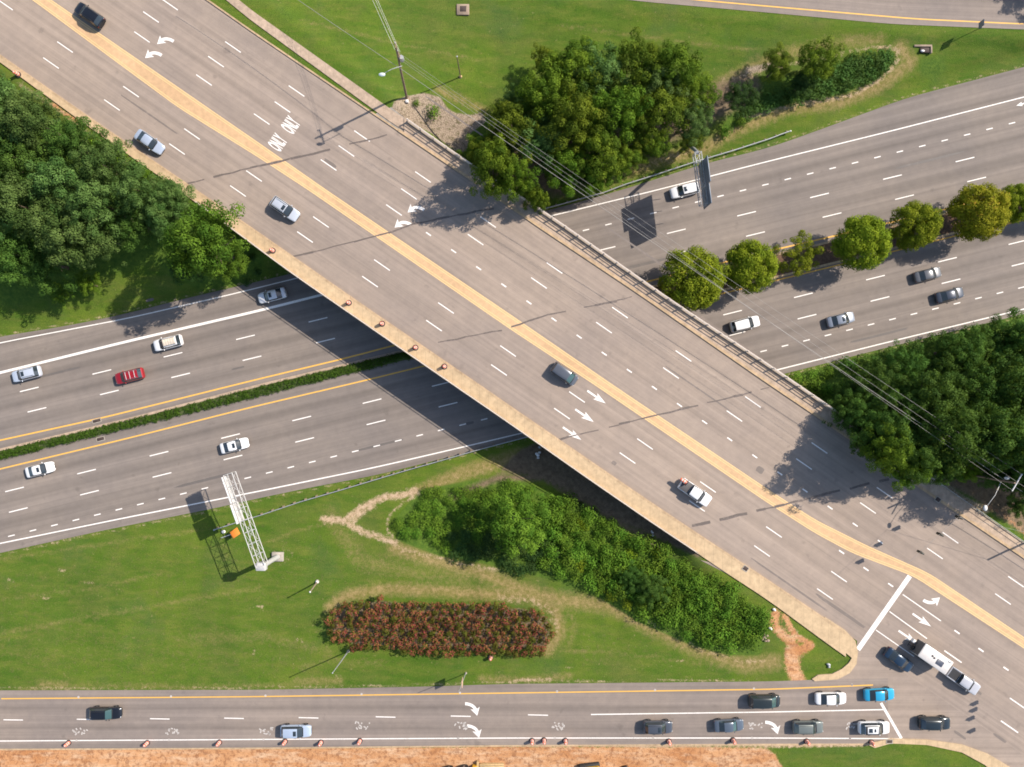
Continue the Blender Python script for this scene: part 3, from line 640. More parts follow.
# mown and worn patches on the south lawn
for pts, w, a in ((((0, 634), (60, 622), (130, 610), (200, 598), (260, 588)), 1.6, .75), (((0, 600), (80, 590), (160, 574)), 2, .6), (((20, 690), (90, 685), (190, 687), (300, 684)), 5, .6), (((180, 640), (260, 636), (330, 652)), 14, .35), (((480, 678), (520, 680), (570, 676)), 5, .8), (((40, 684), (66, 684)), 5, .9), (((296, 682), (340, 680)), 6, .8), (((380, 664), (330, 660), (300, 668)), 8, .4)): path("dry", pts, w, 1.2, a)
for u, v in ((12, 580), (40, 596), (62, 570), (88, 582), (64, 690), (570, 668), (682, 660), (340, 676), (260, 606), (300, 640), (255, 652), (46, 598)): path("tan", [(u - 4, v), (u + 3, v + 1)], 2.2, .5, .7)
path("tan", [(512, 681), (528, 680), (552, 679)], 3, .5, .8); path("tan", [(272, 552), (286, 548), (292, 556), (276, 566)], 5, 1.2, .4)
path("tan", [(-50, 556), (102, 533), (221, 509)], 2, .6, .5)
lay("litter", [(332, 630), (336, 612), (355, 604), (380, 601), (420, 605), (470, 605), (520, 609), (546, 616), (550, 630), (546, 646), (500, 651), (440, 648), (400, 648), (360, 645), (338, 638)], .7)
for fn, off in ((EB_edge, 2.0), (WB_edge, -2.0)): path("tan", [(u, float(fn(u)) + off) for u in range(-100, 1150, 25)], 1.2, .45, .75)
path("tan", [(u, float(RT_top(u)) - 2) for u in range(-60, 780, 20)], 1.5, .6, .7)
for pts in (((0, 560), (90, 546), (200, 530)), ((250, 548), (300, 530), (360, 515)), ((560, 650), (640, 655), (730, 668)), ((300, 20), (380, 40), (480, 60)), ((560, 25), (700, 45), (760, 50))): path("dry", pts, 1.6, .8, .7)
# north verge
path("dry", [(610, 178), (660, 160), (700, 150), (740, 128), (790, 108), (840, 102), (880, 86), (912, 62), (900, 48)], 13, 1.3, .9)
path("tan", [(640, 168), (690, 152)], 6, 1.2, .5); path("tan", [(740, 118), (800, 104), (850, 96), (880, 80), (897, 62), (898, 50), (878, 46)], 4, .7, .8)
path("tan", [(724, 80), (760, 72), (800, 62), (840, 54), (876, 46)], 3.5, .8, .6); path("dry", [(716, 86), (752, 66), (800, 50), (850, 42), (880, 40)], 12, 1.6, .7)
lay("lush", [(918, 58), (938, 55), (950, 68), (936, 80), (920, 76)], 1.5, .8)
path("litter", [(500, 160), (560, 180), (590, 160), (640, 140), (700, 110), (745, 88)], 34, 2.5, .9)
path("dry", [(470, 118), (520, 100), (560, 60)], 10, 2.5, .3); path("dry", [(438, 90), (470, 104), (488, 112)], 8, 1.2, .8)
path("scrub", [(748, 70), (770, 66)], 8, 1.0, .8)
lay("lush", [(-200, 60), (20, 100), (110, 150), (200, 200), (262, 255), (262, 280), (200, 290), (150, 262), (90, 280), (40, 300), (-200, 330)], 2.5)
path("dirt", [(52, 102), (62, 112), (76, 120), (88, 124)], 4, .5, .9); path("tan", [(20, 84), (50, 104), (150, 180), (186, 200)], 5, .8, .6)
lay("lush", [(800, 372), (850, 360), (960, 325), (1200, 260), (1200, 560), (1024, 545), (985, 510), (940, 482), (900, 470), (840, 412)], 2.0)
lay("litter", [(925, 476), (970, 496), (1024, 535), (1080, 575), (1080, 500), (1000, 470), (950, 462)], 1.2); path("scrub", [(935, 478), (960, 498), (985, 510)], 8, 1.2, .8); path("dirt", [(985, 505), (1010, 520), (1030, 540)], 10, 1.2, .5)
path("lush", [(800, 376), (850, 362), (900, 352), (1024, 322)], 5, 1.0, .7)
lay("lush", [(395, 520), (420, 490), (470, 481), (520, 480), (560, 497), (600, 520), (650, 546), (700, 575), (765, 612), (770, 630), (760, 655), (728, 655), (690, 645), (640, 622), (600, 598), (560, 582), (500, 566), (440, 556), (398, 540)], .8)
lay("lush", [(740, 100), (770, 80), (830, 68), (885, 52), (894, 62), (880, 78), (840, 94), (790, 104), (750, 120), (720, 132)], .8)

me = bpy.data.meshes.new("ground"); ny, nx = FX.shape
co = np.stack([FX, FY, FZ], -1).reshape(-1, 3)
idx = np.arange(nx * ny).reshape(ny, nx); q = np.stack([idx[:-1, :-1], idx[:-1, 1:], idx[1:, 1:], idx[1:, :-1]], -1).reshape(-1, 4)
me.vertices.add(len(co)); me.vertices.foreach_set("co", co.ravel()); me.loops.add(q.size); me.loops.foreach_set("vertex_index", q.ravel())
me.polygons.add(len(q)); me.polygons.foreach_set("loop_start", np.arange(0, q.size, 4)); me.polygons.foreach_set("use_smooth", np.ones(len(q), bool))
me.update(); me.validate()
for n, a in LAY.items():
    at = me.attributes.new(n, 'FLOAT', 'POINT'); at.data.foreach_set("value", a.ravel().astype(np.float32))
m, nt, b = newmat("ground"); g = NT(nt); ob = g.coord()
n1 = g.noise(ob, 0.035, 3, .55); n2 = g.noise(ob, 0.22, 5, .62); n3 = g.noise(ob, 1.6, 5, .7); n4 = g.noise(ob, 6.5, 4, .75); n5 = g.noise(g.map(ob, (0.5, 1.9, 1), math.radians(8)), 0.55, 5, .65)
gA, gB = (0.046, 0.104, 0.008), (0.108, 0.158, 0.014)
c = g.mix(g.ramp(n1, .35, .65), gA, gB)
c = g.mix(g.ramp(n2, .38, .66), c, (0.058, 0.115, 0.010))
c = g.mix(g.math("MULTIPLY", g.ramp(n5, .46, .70), .5), c, (0.17, 0.165, 0.035))
c = g.mix(g.math("MULTIPLY", g.ramp(n3, .52, .70), .6), c, (0.030, 0.068, 0.007))
sep = g.n("SeparateXYZ"); g.L(ob, sep.inputs[0])
mw = g.math("SINE", g.math("ADD", g.math("MULTIPLY", sep.outputs[1], 2.3), g.math("ADD", g.math("MULTIPLY", sep.outputs[0], 0.35), g.math("MULTIPLY", n1, 30.0)))); c = g.mix(g.math("MULTIPLY", g.math("ADD", mw, 1.0), .16), c, (0.11, 0.15, 0.02))
c = g.mix(g.math('MULTIPLY', g.ramp(g.noise(ob, .11, 4, .6), .48, .68), .3), c, (0.115, 0.115, 0.035)); c = g.mix(g.math('MULTIPLY', g.ramp(g.noise(ob, .085, 4, .65), .54, .68), .4), c, (0.05, 0.095, 0.028))
fl = g.math('MULTIPLY', g.ramp(g.noise(ob, 1.9, 3, .6), .66, .74), .5); c = g.mix(fl, c, (0.27, 0.225, 0.10))
def brk(name, lo=.35, hi=.65, k=.8):
    a = g.attr(name); s_ = g.math("ADD", a, g.math("MULTIPLY", g.math("SUBTRACT", g.math("ADD", g.math("MULTIPLY", n3, .6), g.math("MULTIPLY", n4, .4)), .5), k))
    return g.math("MULTIPLY", g.ramp(s_, lo, hi), g.math("GREATER_THAN", a, 0.02))
var = lambda c0, c1, nn, lo=.35, hi=.66: g.mix(g.ramp(nn, lo, hi), c0, c1)
c = g.mix(brk("dry", .2, .85, 1.2), c, var((0.165, 0.145, 0.04), (0.30, 0.225, 0.10), n3))
c = g.mix(brk("lush", .3, .6), c, var((0.045, 0.095, 0.012), (0.10, 0.16, 0.02), n3))
c = g.mix(brk("litter", .3, .7), c, var((0.12, 0.088, 0.058), (0.21, 0.155, 0.10), n3))
sc = var((0.20, 0.15, 0.11), (0.36, 0.29, 0.22), n4, .4, .6); sc = g.mix(g.ramp(n3, .52, .66), sc, (0.11, 0.095, 0.05))
c = g.mix(brk("scrub", .35, .6), c, sc)
c = g.mix(brk("tan", .3, .7, 1.7), c, var((0.34, 0.235, 0.14), (0.50, 0.37, 0.25), n3))
di = var((0.43, 0.195, 0.08), (0.56, 0.305, 0.15), n2); di = g.mix(g.ramp(n5, .46, .7), di, (0.60, 0.40, 0.25)); di = g.mix(g.math("MULTIPLY", g.ramp(n3, .48, .62), .7), di, (0.22, 0.095, 0.045))
c = g.mix(brk("dirt", .36, .64, 1.7), c, di)
c = g.mix(g.math('SUBTRACT', .55, g.math('MULTIPLY', g.attr('dirt'), .35)), c, g.mix(g.ramp(n4, .3, .7), (.52, .53, .5), (1.44, 1.43, 1.4)), "MULTIPLY")
g.L(c, b.inputs["Base Color"]); b.inputs["Roughness"].default_value = .95; b.inputs["Specular IOR Level"].default_value = .2
g.L(g.bump(g.math("ADD", n4, g.math("MULTIPLY", n3, .6)), .7, .12), b.inputs["Normal"])
link("ground", me, m, None, "structure")

# ------------------------------------------------------------------ sky, sun, camera
SUN = Vector((0.90, 0.43, 0)).normalized(); EL = math.radians(42)
sd = Vector((SUN.x * math.cos(EL), SUN.y * math.cos(EL), math.sin(EL)))
nt = W.node_tree; bg = nt.nodes.get("Background") or nt.nodes.new("ShaderNodeBackground")
sk = nt.nodes.new("ShaderNodeTexSky"); sk.sky_type = 'NISHITA'; sk.sun_disc = False; sk.sun_elevation = EL; sk.sun_rotation = math.atan2(SUN.x, SUN.y)
nt.links.new(sk.outputs[0], bg.inputs[0]); bg.inputs[1].default_value = 0.125
ld = bpy.data.lights.new("sun", 'SUN'); ld.energy = 4.7; ld.angle = math.radians(0.5); ld.color = (1.0, 0.905, 0.79)
lo = bpy.data.objects.new("sun", ld); COL.objects.link(lo); lo.rotation_euler = (-sd).to_track_quat('-Z', 'Y').to_euler(); lo.location = sd * 200
cd = bpy.data.cameras.new("camera"); cam = bpy.data.objects.new("camera", cd); COL.objects.link(cam); cam.location = (0, 0, H)
cd.sensor_width = 36; cd.lens = 36 * F / 1024; cd.clip_end = 8000; S.camera = cam
vs_ = S.view_settings; vs_.view_transform = 'Standard'; vs_.look = 'None'; vs_.exposure = 0.55; S.cycles.filter_width = 1.75; vs_.gamma = 1; vs_.use_curve_mapping = False
# ------------------------------------------------------------------ vegetation
def leaf_mesh(name, blobs, nleaf, ls, seed, aspect=0.62, up=0.25, droop=0.0, jit=0.36):
    """leafy crown: many small leaf faces scattered over clumps; blobs = [(centre, radius, tint)]"""
    r = np.random.default_rng(seed); C = []; T = []; N = []
    T2 = []
    for c, br, tint in blobs:
        n = max(6, int(nleaf * br * br)); d = r.normal(size=(n * 2, 3)); d /= np.linalg.norm(d, axis=1)[:, None]
        keep = (d[:, 2] > -0.35) | (r.random(n * 2) < 0.3); d = d[keep][:n]; n = len(d)
        rad = br * (0.72 + 0.42 * r.random(n) ** 1.3); rad *= np.array([1, 1, 0.85])[None, :].repeat(n, 0).mean(1)
        C.append(np.array(c)[None] + d * rad[:, None] * np.array([1, 1, .82]))
        nn = d + r.normal(size=(n, 3)) * jit; nn[:, 2] += up; N.append(nn / np.linalg.norm(nn, axis=1)[:, None])
        T.append(np.clip(tint + r.normal(size=n) * .18, 0, 1)); T2.append(np.clip(r.random(n) * .55 + .45 * r.random() * np.ones(n), 0, 1))
    C = np.concatenate(C); N = np.concatenate(N); T = np.concatenate(T); T2 = np.concatenate(T2); n = len(C)
    a = np.cross(N, r.normal(size=(n, 3))); a /= np.linalg.norm(a, axis=1)[:, None] + 1e-9; b = np.cross(N, a)
    s = ls * (0.6 + 0.8 * r.random(n))[:, None]
    V = np.stack([C - a * s * .5, C - b * s * .5 * aspect + N * s * .08, C + a * s * .5 - N * s * droop, C + b * s * .5 * aspect + N * s * .08], 1).reshape(-1, 3)
    me = bpy.data.meshes.new(name); me.vertices.add(4 * n); me.vertices.foreach_set("co", V.ravel()); me.loops.add(4 * n)
    me.loops.foreach_set("vertex_index", np.arange(4 * n)); me.polygons.add(n); me.polygons.foreach_set("loop_start", np.arange(0, 4 * n, 4)); me.update()
    for k, A in (("tint", T), ("tint2", T2)):
        at = me.attributes.new(k, 'FLOAT', 'POINT'); at.data.foreach_set("value", np.repeat(A, 4).astype(np.float32))
    return me
def tree_mesh(seed, R=5.0, Hv=3.8, nb=62, br=1.25, zc=8.2, leaf=150, ls=.30, ragged=.25, hole=0.0):
    r = np.random.default_rng(seed); bl = []
    ax = 1 + r.normal() * .08
    lob = [(r.random() * 6.28, r.uniform(.1, .3)) for _ in range(4)]
    for i in range(nb):
        ph = i * 2.39996 + r.normal() * .3; t = (i + .5) / nb; ze = 1 - 1.45 * t
        rr = math.sqrt(max(0, 1 - ze * ze)); k = 1 + sum(A * math.cos(ph - p0) for p0, A in lob) * .5 + r.normal() * ragged * .5
        if r.random() < hole: continue
        k *= R - br * .75
        bl.append(((rr * math.cos(ph) * k * ax, rr * math.sin(ph) * k, zc + ze * (Hv + r.normal() * .5)), br * r.uniform(.65, 1.3), float(np.clip(.48 + .42 * r.normal(), 0, 1))))
    for i in range(nb // 4):
        p = r.normal(size=3) * .33; bl.append(((p[0] * R, p[1] * R, zc + p[2] * Hv), br * 1.1, .25))
    return leaf_mesh("crown", bl, leaf, ls, seed + 5)
def trunk_mesh(seed, zc=8.2, R=5.0, r0=.32):
    r = np.random.default_rng(seed); k = MB(); k.tube([(0, 0, -.6), (.05, 0, .6), (.12, .08, zc * .45), (.1, .1, zc * .8), (.0, .1, zc + 1.5)], [r0 * 1.5, r0 * 1.05, r0 * .85, r0 * .6, .06], 9)
    for i in range(7):
        a = i * 2.4 + r.random(); z0 = zc * r.uniform(.35, .75); l = R * r.uniform(.5, .8)
        k.tube([(.1, .08, z0), (math.cos(a) * l * .45, math.sin(a) * l * .45, z0 + l * .4), (math.cos(a) * l, math.sin(a) * l, z0 + l * .75)], [r0 * .45, r0 * .28, .04], 6)
    return k.mesh("trunk")
CROWNS = [tree_mesh(100 + i, R=5.0, Hv=3.6 + .3 * (i % 3), nb=58, br=1.04, ragged=.55, leaf=175) for i in range(5)]
TRUNKS = [trunk_mesh(200 + i) for i in range(3)]
DOMES = [tree_mesh(300 + i, R=5.0, Hv=4.0, nb=105, br=1.05, zc=6.0, leaf=190, ls=.28, ragged=.06) for i in range(2)]
RAGGED = [tree_mesh(330, R=5.0, Hv=3.6, nb=46, br=.95, zc=6.0, leaf=190, ls=.3, ragged=.4, hole=.03)]
DTRUNK = trunk_mesh(240, zc=6.0, r0=.28)
for me_ in CROWNS + DOMES + RAGGED: me_.materials.append(M["leaf_forest"])
for me_ in TRUNKS + [DTRUNK]: me_.materials.append(M["trunk"])
MESHBY = {}
def with_mat(me, mat):
    key = (me.name, mat)
    if key not in MESHBY:
        c = me.copy(); c.materials.clear(); c.materials.append(M[mat]); MESHBY[key] = c
    return MESHBY[key]
NT_ = [0]
def tree(name, u, v, rpx, mat, label, group, crowns=CROWNS, trunks=TRUNKS, zc=8.2, cat="tree", hs=1.0, rot=None):
    R = rpx * 0.152; s = R / 5.0; sz = s * hs
    g0 = G(u, v, zc * sz); i = NT_[0]; NT_[0] += 1
    e = empty(name, label, cat, g0, random.uniform(0, 6.28) if rot is None else rot, group); e.scale = (s, s, sz)
    link("crown", with_mat(crowns[i % len(crowns)], mat), None, e); link("trunk", trunks[i % len(trunks)], None, e)
    return e
T = lambda *a, **k: tree("broadleaf_tree", *a, **k)
gf = "trees of the dense wood beside the bridge road"
wood = [(-6, 108, 28), (32, 120, 25), (70, 143, 25), (106, 166, 24), (142, 192, 22), (20, 160, 29), (62, 182, 28), (100, 205, 27), (135, 222, 23), (25, 208, 31), (70, 235, 30), (16, 254, 28), (-38, 165, 34), (-45, 230, 36), (-60, 110, 30), (165, 212, 21), (172, 196, 18), (44, 262, 24), (98, 236, 22)]
for i, (u, v, r) in enumerate(wood): T(u, v, r, ("leaf_forest", "leaf_forest", "leaf_east")[i % 3], "green broadleaf tree in the dense wood southwest of the bridge road's upper end", gf, hs=1.1 + .15 * math.sin(i * 2.1))
T(203, 243, 33, "leaf_maple", "mid green maple-like tree at the wood's tip, crown overlapping the bridge pavement", None, hs=1.35)
T(228, 264, 20, "leaf_maple", "smaller green tree between the wood's tip and the shaded highway shoulder", None, hs=1.0)
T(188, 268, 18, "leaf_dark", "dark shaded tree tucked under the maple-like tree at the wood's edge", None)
T(88, 284, 12, "leaf_bright", "small pale sapling standing on the grass below the wood", None, hs=.8)
T(60, 294, 11, "leaf_shrub", "low young tree on the shaded grass bank above the highway", None, hs=.7)
gn = "trees of the copse between the lawn and the highway"
copse = [(512, 128, 25), (545, 97, 25), (572, 68, 25), (603, 76, 25), (640, 64, 24), (674, 70, 24), (697, 92, 20), (534, 146, 26), (575, 122, 29), (618, 112, 27), (658, 112, 27), (692, 118, 19), (600, 152, 25), (566, 166, 23), (634, 143, 18), (655, 85, 22), (545, 60, 12), (584, 52, 14), (480, 148, 16), (520, 105, 16), (626, 160, 16), (596, 174, 17), (654, 146, 16), (572, 184, 14), (690, 142, 12)]
for i, (u, v, r) in enumerate(copse): T(u, v, r, ("leaf_north", "leaf_bright", "leaf_north", "leaf_forest")[i % 4], "green tree in the leafy copse north of the bridge", gn, hs=1.12 + .12 * math.sin(i * 1.7))
for u, v, r, hs, l in ((493, 172, 22, 2.05, "tall green tree leaning over the parapet and shading the bridge lanes"), (516, 180, 18, 2.35, "tall tree at the railing's end with its shadow across the bridge pavement"), (536, 202, 12, 2.7, "small bright leafy crown overhanging the corner where the bridge railing begins"), (486, 158, 15, 1.9, "slim tall tree beside the scrubby slope and the handrail")):
    T(u, v, r, "leaf_north" if r > 10 else "leaf_bright", l, None, hs=hs)
T(740, 98, 16, "leaf_dark", "dark rounded tree standing alone east of the copse", None, hs=.9)
T(776, 66, 15, "leaf_north", "dark green tree by the bare soil path in the reed bed", None)
T(817, 62, 19, "leaf_north", "tall olive tree in the middle of the reed bed", None, hs=1.1)
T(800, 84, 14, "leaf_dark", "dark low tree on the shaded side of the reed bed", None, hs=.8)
T(1078, -38, 20, "leaf_north", "roadside tree past the upper ramp whose shadow touches the asphalt", None)
ge = "trees of the wood east of the bridge"
ewood = [(862, 412, 20), (889, 436, 24), (912, 456, 20), (846, 395, 12), (876, 384, 22), (905, 366, 19), (932, 398, 27), (960, 352, 22), (986, 344, 20), (1012, 340, 25), (973, 390, 27), (1010, 388, 29), (945, 428, 27), (984, 434, 27), (1020, 440, 29), (900, 408, 24), (940, 364, 18), (1050, 355, 32), (1062, 410, 34), (1056, 460, 30), (1010, 470, 20), (858, 383, 12), (1035, 480, 24), (1100, 380, 36), (1110, 450, 36)]
for i, (u, v, r) in enumerate(ewood): T(u, v, r, "leaf_east", "deep green tree in the wood between the bridge road and the highway", ge, hs=(1.6 if (u, v) in ((912, 456), (945, 428), (984, 434), (1010, 470), (1035, 480), (1020, 440)) else 1.12 + .13 * math.sin(i * 1.3)))
for u, v, r, l in ((848, 412, 15, "slender tall tree closest to the bridge railing's southeast end"), (872, 446, 16, "tall tree leaning out over the pavement in the wood's front row"), (906, 470, 15, "lowest tall tree at the front corner of the wood, over the pavement"), (940, 468, 15, "tall tree at the wood's front between the pavement and the yellowish tree"), (884, 452, 22, "tall bushy tree overhanging the pavement where the railing ends"), (915, 462, 17, "tall tree with bright leaf tips at the wood's edge beside the pavement"), (862, 425, 17, "tall tree beside the bridge railing end, shading the lanes")): T(u, v, r, "leaf_bright" if u in (884, 915, 906) else "leaf_east", l, None, hs=1.5)
T(968, 470, 13, "leaf_lime", "small yellowish tree under the power lines near the lamp arm", None)
for u, v, r, l in ((990, 472, 15, "small dark tree beside the lamp-bearing pole's crossarm"), (1018, 506, 12, "low dark tree on the bare bank beyond the lamp head")): T(u, v, r, "leaf_east", l, None, hs=.8)
mt = [(695, 281, 32, DOMES, "leaf_median", "round yellow-green median tree closest to the bridge railing"), (748, 266, 27, DOMES, "leaf_median", "round green median tree second from the bridge"), (799, 257, 20, RAGGED, "leaf_median", "thin ragged median tree with gaps in its small crown"), (860, 241, 28, DOMES, "leaf_median", "full round median tree just after the thin ragged one"), (917, 226, 24, DOMES, "leaf_median", "compact yellow-green median tree between two wider ones"), (976, 213, 29, DOMES, "leaf_gold", "wide golden median tree with orange tinged leaves"), (1018, 202, 19, DOMES, "leaf_median", "median tree cut by the picture's edge, beyond the golden one"), (1075, 187, 26, DOMES, "leaf_median", "round median tree further along the highway past the golden one")]
for u, v, r, cr, mat, l in mt: tree("median_tree", u, v, r, mat, l, "trees planted along the highway median", cr, [DTRUNK], 6.0)
# shrubs -----------------------------------------------------------
def shrub_mesh(seed, R=1.5, h=1.5, nb=7, leaf=110, ls=.24, br=.75):
    r = np.random.default_rng(seed); bl = []
    for i in range(nb):
        a = i * 2.4; q = R * .6 * math.sqrt(i / nb); bl.append(((q * math.cos(a), q * math.sin(a), h * (.55 + .35 * r.random()) - .25 * q), br * r.uniform(.7, 1.2), float(np.clip(.5 + .35 * r.normal(), 0, 1))))
    return leaf_mesh("shrub", bl, leaf, ls, seed, up=.5)
SHRUBS = [shrub_mesh(400 + i) for i in range(5)]
REDS = [shrub_mesh(420 + i, R=.62, h=2.3, nb=5, leaf=150, ls=.26, br=.44) for i in range(4)]
REEDS = [leaf_mesh("reed_clump", [((.45 * math.cos(i * 2.4) * i ** .5, .45 * math.sin(i * 2.4) * i ** .5, .9), .55, .3 + .5 * ((i * 7) % 5) / 5) for i in range(6)], 95, .5, 440 + s, aspect=.22, up=.2, droop=.5) for s in range(3)]
for q in SHRUBS + REDS + REEDS: q.materials.append(M["leaf_shrub"])
def plant(name, meshes, u, v, s, mat, label, cat, group=None, hs=1.0):
    o = bpy.data.objects.new(name, with_mat(random.choice(meshes), mat)); COL.objects.link(o)
    g0 = G(u, v, .9 * s); o.location = (g0.x, g0.y, g0.z - .05); o.rotation_euler = (0, 0, random.uniform(0, 6.28)); o.scale = (s, s, s * hs)
    return tag(o, label, cat, group)
def fill(poly, step, jit, fn):
    pl = np.array(poly, float); x0, y0 = pl.min(0); x1, y1 = pl.max(0); row = 0; y = y0
    while y < y1:
        x = x0 + (row % 2) * step / 2
        while x < x1:
            a, b = x + random.uniform(-jit, jit), y + random.uniform(-jit, jit)
            if inside(pl, np.array([a]), np.array([b]))[0]: fn(a, b)
            x += step
        y += step * .86; row += 1
bed_w = [(398, 524), (415, 497), (440, 490), (470, 486), (500, 482), (528, 484), (540, 490), (560, 506), (556, 570), (520, 572), (470, 560), (430, 552), (402, 540)]
bed_e = [(545, 494), (572, 503), (618, 526), (658, 546), (696, 566), (736, 592), (768, 614), (770, 630), (757, 650), (728, 650), (692, 640), (645, 620), (605, 596), (560, 574), (540, 560)]
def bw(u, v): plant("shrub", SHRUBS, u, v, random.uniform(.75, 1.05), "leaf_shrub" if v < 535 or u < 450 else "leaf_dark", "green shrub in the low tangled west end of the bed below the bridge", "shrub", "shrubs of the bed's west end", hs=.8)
def be(u, v):
    lim = random.random() < .12 and u < 660
    plant("shrub", SHRUBS, u, v, random.uniform(.8, 1.25), "leaf_lime" if lim else "leaf_shrub", "yellowish lime shrub among the green ones below the bridge" if lim else "vivid green shrub in the overgrown bed between the bridge and the ramp", "shrub", "lime shrubs of the bed" if lim else "shrubs of the overgrown bed", hs=random.uniform(.8, 1.3))
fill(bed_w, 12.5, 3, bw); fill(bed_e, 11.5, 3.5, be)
T(514, 523, 31, "leaf_shrub", "rounded bright tree rising from the shrub bed south of the bridge", None, hs=.85)
T(652, 588, 15, "leaf_east", "dark bushy tree rising above the shrubs mid-bed", None, hs=.75)
T(634, 578, 12, "leaf_east", "smaller dark bush-like tree touching the mid-bed tree", None, hs=.7)
hedge = [(326, 626), (332, 612), (350, 601), (378, 597), (420, 602), (470, 601), (520, 605), (546, 612), (554, 628), (550, 646), (540, 655), (500, 655), (440, 652), (400, 652), (360, 648), (334, 640)]
fill(hedge, 7.9, 1.4, lambda u, v: plant("red_shrub", REDS, u, v, random.uniform(.9, 1.2), "leaf_red", "reddish bushy shrub in the long oval hedge on the south lawn", "shrub", "red-leaved shrubs of the oval hedge", hs=random.uniform(.9, 1.2)))
reeds = [(742, 112), (758, 96), (790, 90), (835, 64), (860, 56), (884, 52), (893, 60), (885, 74), (862, 84), (830, 94), (790, 103), (762, 112), (735, 128)]
fill(reeds, 8.0, 2, lambda u, v: plant("reed_clump", REEDS, u, v, random.uniform(.8, 1.15), "leaf_reed", "tall grassy clump in the pointed reed bed beside the highway", "plant", "grassy clumps of the reed bed"))
for u, v, s, l in ((433, 112, 1.0, "small green bush alone on the scrubby slope by the handrail"), (416, 103, .5, "tiny tuft of green near the utility pole's foot"), (726, 132, .9, "low bush at the pointed end of the reed bed"), (742, 122, .8, "yellowish bush beside the guardrail verge")): plant("bush", SHRUBS, u, v, s, "leaf_shrub", l, "shrub")
edge = [(798, 378), (812, 374), (826, 372), (846, 366), (860, 362), (878, 360), (892, 352), (915, 348), (935, 340), (952, 336), (975, 331), (1000, 325), (1022, 322), (815, 384), (828, 388), (838, 384)]
for u, v in edge: plant("bush", SHRUBS, u + random.uniform(-3, 3), v + random.uniform(-1, 3), random.uniform(.7, 1.2), "leaf_east" if u > 840 else "leaf_shrub", "low bush along the wood's edge beside the eastbound shoulder", "shrub", "bushes edging the east wood")
for u, v in ((640, 158), (656, 152), (624, 168), (606, 174), (590, 180)): plant("bush", SHRUBS, u, v, random.uniform(.6, 1.0), "leaf_north", "low bush at the copse's foot above the guardrail", "shrub", "bushes below the copse")
for u, v in ((6, 88), (22, 98), (40, 110), (56, 122), (72, 132), (90, 140), (104, 148), (118, 158), (132, 166), (146, 174), (160, 182), (176, 190)): plant("bush", SHRUBS, u + random.uniform(-3, 3), v + random.uniform(-2, 3), random.uniform(.8, 1.3), "leaf_bright" if u % 4 else "leaf_forest", "leafy bush filling the wood's edge along the bridge road's pavement", "shrub", "bushes along the wood's edge")
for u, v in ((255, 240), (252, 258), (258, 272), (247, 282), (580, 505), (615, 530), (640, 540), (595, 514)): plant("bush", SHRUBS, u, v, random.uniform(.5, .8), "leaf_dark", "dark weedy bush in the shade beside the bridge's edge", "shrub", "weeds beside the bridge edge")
# median grass west of the bridge: uncountable blades, one object
r_ = np.random.default_rng(77); bl = []
for i in range(1500):
    u = r_.uniform(-60, 440); t = r_.uniform(.02, .98); a, b_ = float(WB_in(u)) + 2.6, float(EB_in(u)); p = P(u, a + (b_ - a) * t, 0)
    bl.append(((p.x, p.y, .12 + .32 * math.sin(math.pi * t)), .34, float(np.clip(.5 + .3 * r_.normal(), 0, 1))))
o = link("grass", leaf_mesh("median_grass", bl, 130, .26, 78, aspect=.35, up=.6), M["leaf_median_grass"], None, "stuff"); o["label"] = "shaggy dark grass of the highway median west of the bridge"
